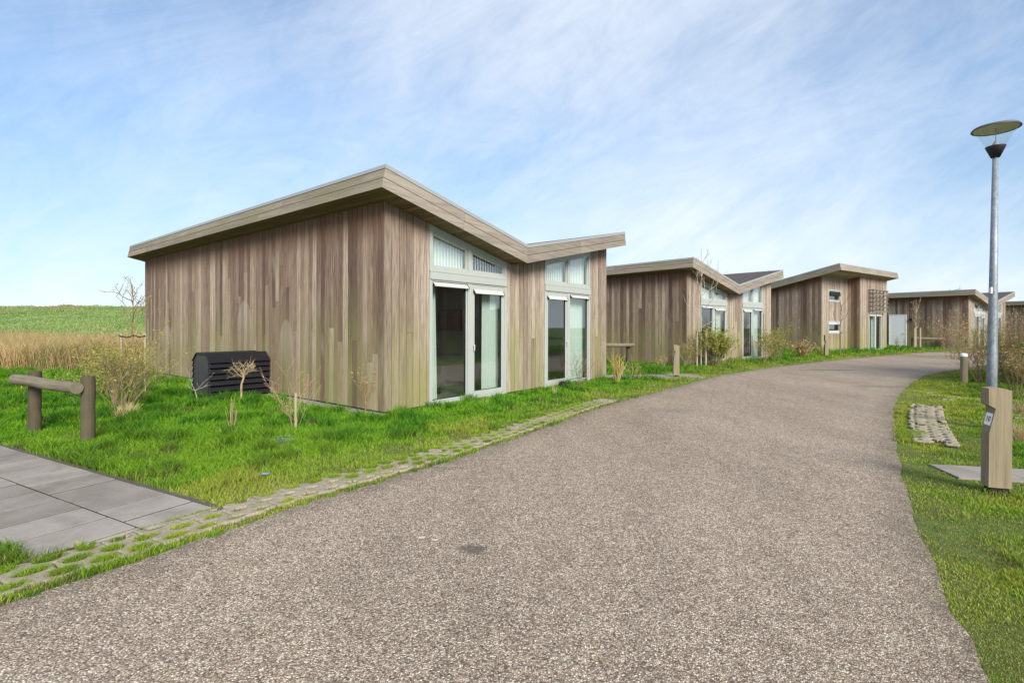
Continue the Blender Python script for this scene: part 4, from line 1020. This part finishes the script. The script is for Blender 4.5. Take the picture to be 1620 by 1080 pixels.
brown = (vnoise(P[:, 0], P[:, 1], 1.7, 45) > .80) & (r_.rand(n) < .45); cols[brown] = np.array((.22,.17,.08))*(.7+.5*r_.rand(brown.sum()))[:, None]; h[brown] *= .6
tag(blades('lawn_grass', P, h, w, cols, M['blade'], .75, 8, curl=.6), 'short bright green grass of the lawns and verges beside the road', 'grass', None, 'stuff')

# ------------------------------------------------------------------ shrubs and young trees
def twig(mb, lf, p, d, ln, r, depth, rng, col, spread=.6, leafd=0., leafc=None, leafs=.02, up=.15, sides=4, kids=(2, 4), gnarl=.18):
    n = 3 if depth else 3; pts = [p.copy()]; rad = [r]; q = p.copy(); dd = d.copy()
    for i in range(n):
        dd = (dd+Vector((rng.gauss(0, gnarl), rng.gauss(0, gnarl), rng.gauss(0, gnarl)+up*.4))).normalized()
        q = q+dd*ln/n; pts.append(q.copy()); rad.append(max(r*(1-.55*(i+1)/n), .0016))
        if leafd and depth <= 1:
            for _ in range(int(leafd)+(rng.random() < leafd % 1)):
                c_ = q+Vector((rng.gauss(0, .02), rng.gauss(0, .02), rng.gauss(0, .02))); s_ = leafs*rng.uniform(.6, 1.3)
                a = Vector((rng.gauss(0, 1), rng.gauss(0, 1), rng.gauss(0, .6))).normalized(); b = a.cross(Vector((rng.gauss(0, 1), rng.gauss(0, 1), rng.gauss(0, 1)))).normalized()
                lc = leafc[rng.randrange(len(leafc))]; v_ = rng.uniform(.7, 1.3); lc = tuple(x*v_ for x in lc)
                lf.add([c_-b*s_*.45, c_+a*s_, c_+b*s_*.45, c_-a*s_], [(0,1,2,3)], lc)
    mb.tube(pts, rad, sides, col, cap=False)
    if depth:
        for _ in range(rng.randint(*kids)):
            t_ = rng.uniform(.3, 1.0); i = min(int(t_*n), n-1); f = t_*n-i; b = pts[i].lerp(pts[i+1], f)
            v = Vector((rng.gauss(0, 1), rng.gauss(0, 1), rng.gauss(0, .6))).normalized()
            nd = (dd*(1-spread)+v*spread+Vector((0, 0, up))).normalized()
            twig(mb, lf, b, nd, ln*rng.uniform(.45, .75), r*.55, depth-1, rng, col, spread, leafd, leafc, leafs, up, 3, kids, gnarl)
def shrub(x, y, h, wd, stems, depth, seed, label, bark=(.20,.14,.09), leafd=1., leafc=((.30,.33,.07), (.38,.36,.10)), leafs=.02, r=.009, name='shrub', cat='shrub', group='shrubs on the verges', kids=(2, 4), spread=.5, up=.2, gnarl=.15):
    rng = random.Random(seed); root = empty(name, (x, y, 0), 0, label, cat, group); mb, lf = MB(), MB()
    for k in range(stems):
        a = rng.random()*6.283; t_ = rng.random()*wd/h*.75; d = Vector((math.cos(a)*t_, math.sin(a)*t_, 1)).normalized()
        b = Vector((math.cos(a), math.sin(a), 0))*rng.random()*wd*.16-Vector((0, 0, .03))
        twig(mb, lf, b, d, h*rng.uniform(.6, .85), r*rng.uniform(.7, 1.2), depth, rng, tuple(c_*rng.uniform(.8, 1.2) for c_ in bark), spread, leafd, leafc, leafs, up, 4, kids, gnarl)
    mb.build('stems', M['bark'], root)
    if lf.f: lf.build('foliage', M['leaf'], root)
    return root
def young_tree(x, y, h, seed, label, r=.02, trunk_h=.5, bark=(.25,.19,.13), limbs=6, lean=(0, 0), leafd=0., leafc=((.3,.3,.1),), spread=.55, depth=2, blen=.4, name='young_tree', cat='tree', up=.25, kids=(2, 3), leader=True, leafs=.02):
    rng = random.Random(seed); root = empty(name, (x, y, 0), 0, label, cat, 'bare young trees'); mb, cr, lf = MB(), MB(), MB()
    n = 7; top = h if leader else h*trunk_h; pts = [Vector((lean[0]*k/n+rng.gauss(0, .008)*(k > 0), lean[1]*k/n+rng.gauss(0, .008)*(k > 0), -.05+(top+.05)*k/n)) for k in range(n+1)]
    mb.tube(pts, [r*(1-.75*k/n if leader else 1-.3*k/n) for k in range(n+1)], 7, bark)
    for k in range(limbs):
        f = trunk_h+(1-trunk_h)*(k/limbs)*.9 if leader else 1.-.12*rng.random()
        i = min(int(f*n), n-1); b = pts[i].lerp(pts[i+1], f*n-i); a = k*2.4+rng.random(); el = rng.uniform(.4, 1.1)
        d = Vector((math.cos(a), math.sin(a), el)).normalized()
        twig(cr, lf, b, d, h*blen*rng.uniform(.6, 1.)*(1-.5*(k/limbs) if leader else 1), r*.42, depth, rng, bark, spread, leafd, leafc, leafs, up, 4, kids)
    mb.build('trunk', M['bark'], root); c_ = cr.build('crown', M['bark'], root)
    if lf.f: lf.build('buds', M['leaf'], c_)
    return root
def stakes(x, y, pts, h, label, tie_to=(0, 0), r=.03, tie_z=None, col=(.34,.29,.21)):
    root = empty('tree_stake', (x, y, 0), 0, label, 'tree stake', 'tree stakes')
    tz = tie_z or h-.06
    for (a, b) in pts:
        m = MB(); m.tube([(a, b, -.05), (a, b, h)], r, 10, col); m.build('stake', M['bark'], root)
    m = MB()
    for (a, b) in pts:
        m.tube([(a*1.1, b*1.1-.03, tz), ((a+tie_to[0])/2, (b+tie_to[1])/2-.01, tz-.03), (tie_to[0], tie_to[1], tz+.01)], .016, 6)
    m.build('tie', M['dark'], root)

YL = ((.33,.34,.06), (.40,.38,.09), (.24,.28,.05)); TAN = ((.42,.30,.14), (.50,.38,.20), (.36,.33,.12))
gx, gy = G(190, 652); shrub(gx, gy, 1.2, .9, 30, 2, 1, 'large twiggy shrub with yellow green buds between log barrier and nearest house', (.24,.17,.10), 2.2, YL, .021, .008)
gx, gy = G(150, 632); shrub(gx, gy, .95, 1.1, 14, 2, 101, 'low green leafed shrub left of the large twiggy shrub, behind the log barrier', (.24,.18,.10), 2.6, YL, .022, .006)
gx, gy = G(222, 640); shrub(gx, gy, 1.0, .7, 12, 2, 102, 'budding shrub right of the large twiggy shrub, toward the house corner', (.24,.17,.10), 1.8, YL, .02, .006)
gx, gy = G(188, 662); shrub(gx+.1, gy, .28, .45, 40, 1, 103, 'tuft of dead tan grass at the foot of the large twiggy shrub', (.42,.32,.17), 0, r=.004, name='grass_tuft', cat='grass tuft', group='dry tufts')
gx, gy = G(212, 622); young_tree(gx, gy, 2.4, 11, 'slender young tree tied to two stakes at the far left corner of the nearest house', .028, .58, (.20,.15,.09), 10, (-.05, 0), .8, YL, depth=2, blen=.30, leafs=.018)
stakes(gx, gy, [(-.22, -.08), (.17, .1)], 1.32, 'pair of thin stakes with dark ties holding the tree at the far left house corner', r=.022)
gx, gy = G(379, 640); young_tree(gx, gy, .95, 12, 'small pale pollarded sapling with bare spreading branches before the black cabinet', .022, .60, (.33,.255,.155), 12, (.07, 0), 0, depth=2, blen=.36, up=.05, leader=False, kids=(2, 4))
gx, gy = G(366, 682); shrub(gx, gy, .5, .16, 9, 1, 13, 'cluster of short cut sticks standing in the lawn before the black cabinet', (.30,.22,.13), 0, r=.007, up=.4, gnarl=.06, kids=(0, 2), spread=.25)
gx, gy = G(467, 678); shrub(gx, gy, .68, .34, 8, 2, 14, 'thin bare twiggy shrub around a short stake near the house side', (.36,.25,.16), .4, TAN, .012, .0026)
m = MB(); m.tube([(0, 0, -.03), (0, 0, .52)], .02, 8, (.36,.31,.2)); o = m.build('short_stake', M['bark']); o.location = (gx+.02, gy-.03, 0); tag(o, 'short thin wooden stake standing in the thin bare twiggy shrub', 'stake')
gx, gy = G(578, 655); young_tree(gx, gy, .72, 15, 'small reddish bare sapling in front of the corner of the nearest house', .013, .45, (.27,.17,.09), 8, (.0, 0), .5, TAN, depth=2, blen=.5, up=.35, leader=False, spread=.4)
gx, gy = G(313, 638); young_tree(gx, gy, .65, 16, 'tiny bare grey sapling leaning at the left end of the black cabinet', .008, .4, (.40,.36,.30), 5, (-.05, 0), 0, depth=1, blen=.5, leader=False)
gx, gy = G(877, 626); shrub(gx, gy, .52, .12, 4, 0, 17, 'few dry upright stalks before the left pane of the second window', (.42,.34,.2), 0, r=.007, up=.2, gnarl=.04, name='dry_stalks', cat='stalks')
gx, gy = G(916, 617); shrub(gx, gy, .85, .55, 9, 2, 18, 'thin dark twiggy shrub in front of the right window of the nearest house', (.17,.12,.08), .5, YL, .014, .005)
gx, gy = G(976, 605); shrub(gx, gy, .78, .6, 12, 1, 19, 'yellow budded shrub on a thick stump beside the right end of the nearest house', (.42,.32,.12), 1.2, YL, .022, .012)
m = MB(); m.tube([(0, 0, -.03), (.05, 0, .2), (.1, 0, .45)], [.055, .05, .045], 10, (.24,.19,.08)); o = m.build('stump', M['bark']); o.location = (gx, gy, 0); tag(o, 'thick cut stump inside the yellow budded shrub', 'stump')
gx, gy = G(1000, 601); shrub(gx, gy, .6, .7, 9, 1, 20, 'low tan shrub right of the yellow budded shrub near the slab path', (.40,.27,.14), .9, YL, .018, .006)
gx, gy = G(1109, 580); young_tree(gx, gy, 4.4, 21, 'tall bare birch sapling before the windows of the second house', .027, .34, (.40,.34,.27), 11, (0.0, 0), 0, depth=2, blen=.34, up=.45, spread=.35)
stakes(gx, gy, [(-.2, -.12), (.13, -.12)], 1.35, 'two stakes with a thick black tie at the birch sapling of the second house', r=.04)
gx, gy = G(1131, 580); shrub(gx, gy, 1.15, 1.0, 60, 2, 22, 'dense clipped green brown hedge shrub under the left window of the second house', (.28,.21,.11), 3.6, YL, .034, .008, up=.35)
gx, gy = G(1092, 582); shrub(gx, gy, .85, .9, 20, 2, 122, 'loose budding shrub left of the birch sapling, behind the notched bollard', (.28,.20,.12), 1.2, YL, .026, .006)
gx, gy = G(1048, 583); shrub(gx, gy, .55, .8, 9, 1, 123, 'low reddish twigs against the side wall of the second house', (.36,.22,.15), .9, YL, .025, .006)
gx, gy = G(1153, 579); shrub(gx, gy, .95, 1.0, 6, 1, 23, 'sparse reddish branching shrub between the windows of the second house', (.33,.17,.11), 0, r=.013, gnarl=.12)
gx, gy = G(1226, 571); shrub(gx, gy, 1.25, 1.1, 32, 2, 24, 'large olive shrub at the right end of the second house', (.24,.18,.11), 2.2, YL, .032, .009, up=.3)
gx, gy = G(1206, 573); shrub(gx, gy, 1.0, .8, 10, 2, 124, 'thin shrub just left of the large olive shrub by the second house', (.30,.22,.14), 1.0, YL, .03, .008)
gx, gy = G(1270, 566); shrub(gx, gy, .8, .9, 30, 1, 25, 'round shrub with orange tan tips on the verge before the tall house', (.30,.17,.09), 2.4, TAN, .045, .010)
gx, gy = G(1299, 562); shrub(gx, gy, .55, .5, 12, 1, 26, 'little green leafed shrub beside the notched bollard before the tall house', (.3,.2,.1), 2., YL, .04, .007)
gx, gy = G(1329, 561); young_tree(gx, gy, 3.0, 27, 'thin dark young tree before the small windows of the tall house', .03, .45, (.13,.09,.07), 6, (0, 0), 0, depth=1, blen=.32, up=.5, spread=.3)
stakes(gx, gy, [(-.05, -.1)], 1.25, 'single stake with black tie at the thin tree before the tall house', r=.035, tie_to=(.12, 0), col=(.2,.16,.11))
gx, gy = G(1449, 552); young_tree(gx, gy, 3.4, 28, 'bare young tree between two stakes before the far house with white door', .05, .42, (.34,.27,.17), 8, (0, 0), .4, TAN, depth=2, blen=.28, up=.5, leafs=.04)
stakes(gx, gy, [(-.18, -.1), (.2, -.1)], 1.45, 'pair of thick stakes with black tie at the tree before the far house', r=.06)
gx, gy = G(1422, 551); shrub(gx, gy, .9, .9, 9, 1, 29, 'wispy shrub in front of the white door of the far house', (.3,.22,.14), 1., YL, .04, .008)
# right verge thicket
for i, (px, py, h, w_, st, lab) in enumerate((
        (1556, 606, 1.2, 1.1, 26, 'tan budded shrub between round bollard and lamp post'),
        (1590, 607, 1.35, 1.5, 34, 'dense tan shrub just behind the lamp post on the right verge'),
        (1634, 610, 1.35, 1.5, 28, 'tan shrub at the right picture edge beyond the lamp post'),
        (1614, 628, 1.0, 1.0, 16, 'shrub with arching tan twigs in front of the thicket right of the lamp post'))):
    gx, gy = G(px, py); shrub(gx, gy, h, w_, st, 2, 40+i, lab, (.30,.19,.11), 1.7, TAN+YL[:1], .022, .008, up=.18, spread=.45)
for i, (px, py, h, w_, st, lab) in enumerate(((1505, 568, 1.7, 1.8, 16, 'tall wispy tan shrub across the road before the far house'), (1532, 566, 1.9, 2.2, 20, 'tall tan shrub before the window of the far house, left of the lamp post'), (1600, 561, 2.2, 3.0, 26, 'tall brown shrub before the farthest house, right of the lamp post'), (1635, 562, 2.2, 3.0, 20, 'tall brown shrub at the picture edge before the farthest house'))):
    gx, gy = G(px, py); shrub(gx, gy, h, w_, st, 2, 50+i, lab, (.32,.22,.15), 1.4, TAN, .03, .010, up=.25, spread=.4)
gx, gy = G(1614, 700); shrub(gx, gy, .3, .5, 60, 1, 60, 'tuft of dry straw coloured grass behind the large bollard', (.50,.38,.2), 0, r=.004, name='grass_tuft', cat='grass tuft', group='dry tufts')
gx, gy = G(1612, 655); shrub(gx, gy, .3, .6, 50, 1, 61, 'pale dry grass tuft under the arching twigs at the right edge', (.45,.34,.2), 0, r=.004, name='grass_tuft', cat='grass tuft', group='dry tufts')
gx, gy = G(448, 704); shrub(gx, gy, .10, .30, 60, 1, 62, 'low silvery blue green ground plant in the lawn', (.17,.24,.17), 2., ((.20,.29,.22), (.15,.23,.17)), .014, .003, name='ground_plant', cat='plant', group=None)
gx, gy = G(768, 640); shrub(gx, gy, .18, .22, 30, 0, 63, 'tiny tan straw tuft in the grass under the left window', (.45,.35,.2), 0, r=.003, name='grass_tuft', cat='grass tuft', group='dry tufts')

# ------------------------------------------------------------------ sky, sun, camera
W = bpy.data.worlds.new('World'); bpy.context.scene.world = W; W.use_nodes = True; nt = W.node_tree; nt.nodes.clear()
class WN(NT):
    def __init__(s, t): s.t = t
w = WN(nt); out = w.n('ShaderNodeOutputWorld'); bg = w.n('ShaderNodeBackground'); w.l(bg.outputs[0], out.inputs[0])
SUN_EL, SUN_AZ = math.radians(31), math.radians(158)   # azimuth clockwise from +Y
sky = w.n('ShaderNodeTexSky', sky_type='NISHITA'); sky.sun_disc = False; sky.sun_elevation = SUN_EL; sky.sun_rotation = SUN_AZ; sky.altitude = 0; sky.air_density = 1.0; sky.dust_density = .6; sky.ozone_density = 1.5
tc = w.n('ShaderNodeTexCoord'); sx = w.n('ShaderNodeSeparateXYZ'); w.l(tc.outputs['Generated'], sx.inputs[0])
zz = w.math('ADD', w.math('MAXIMUM', sx.outputs[2], 0.), .22)
cx = w.math('DIVIDE', sx.outputs[0], zz); cy = w.math('DIVIDE', sx.outputs[1], zz)
cv = w.n('ShaderNodeCombineXYZ'); w.l(cx, cv.inputs[0]); w.l(cy, cv.inputs[1])
def cl(scale, rot, sc, det, rough, dist):
    mp = w.n('ShaderNodeMapping'); mp.inputs['Scale'].default_value = scale; mp.inputs['Rotation'].default_value = (0, 0, rot); mp.inputs['Location'].default_value = (3.3, 1.7, 0); w.l(cv.outputs[0], mp.inputs[0])
    return w.noise(mp.outputs[0], sc, det, rough, dist)
def c3(rot, scale, sc, det, rough, dist, loc=(0, 0, 0)):
    m0 = w.n('ShaderNodeMapping'); m0.inputs['Rotation'].default_value = (0, rot, 0); m0.inputs['Location'].default_value = loc; w.l(tc.outputs['Generated'], m0.inputs[0])
    m1 = w.n('ShaderNodeMapping'); m1.inputs['Scale'].default_value = scale; w.l(m0.outputs[0], m1.inputs[0])
    return w.noise(m1.outputs[0], sc, det, rough, dist)
big = c3(.45, (.8, 1, 1.3), 1.6, 4, .5, .3, (2.3, .4, 1.1)); strk = c3(.55, (.6, 1, 1.9), 3.0, 10, .68, 1.1, (.7, 0, .3)); fine_ = c3(.6, (.7, 1, 1.7), 13, 8, .7, .8)
dens = w.math('ADD', w.math('MULTIPLY', big, .62), w.math('ADD', w.math('MULTIPLY', strk, .40), w.math('MULTIPLY', fine_, .20)))
mask = w.ramp(dens, [(.42, .14), (.60, .50), (.78, .88)])
hz = w.ramp(sx.outputs[2], [(0., .45), (.1, .2), (.3, .0), (1., 0.)])
mask2 = w.math('ADD', w.math('MULTIPLY', mask, .80), hz, clamp=True)
blue = w.mix(.75, sky.outputs[0], (.60,1.08,1.36), 'MULTIPLY')
blue = w.mix(1., blue, w.ramp(sx.outputs[2], [(0., .62), (.35, 1.)]), 'MULTIPLY')
colr = w.mix(mask2, blue, (6.6, 7.1, 7.75))
w.l(colr, bg.inputs[0]); bg.inputs[1].default_value = .078
sl = bpy.data.lights.new('sun', 'SUN'); sl.energy = 3.1; sl.angle = math.radians(25); sl.color = (1, .91, .79); so_ = bpy.data.objects.new('sun', sl); C.objects.link(so_)
dv = Vector((math.sin(SUN_AZ)*math.cos(SUN_EL), math.cos(SUN_AZ)*math.cos(SUN_EL), math.sin(SUN_EL)))
so_.rotation_euler = dv.to_track_quat('Z', 'Y').to_euler(); so_.location = (0, 0, 30)
cam = bpy.data.cameras.new('camera'); cam.lens = F/1620*36; cam.sensor_width = 36; cam.shift_y = -(540-HY)/1620; cam.clip_end = 2000; cam.clip_start = .05
co = bpy.data.objects.new('camera', cam); C.objects.link(co); co.location = (0, 0, CAMZ); co.rotation_euler = (math.pi/2, -ROLL, 0); bpy.context.scene.camera = co
sc_ = bpy.context.scene; sc_.view_settings.view_transform = 'Standard'; sc_.view_settings.look = 'None'; sc_.view_settings.gamma = 1; sc_.view_settings.exposure = 0.95
sc_.cycles.max_bounces = 8; sc_.cycles.transparent_max_bounces = 12
sc_.cycles.use_denoising = True
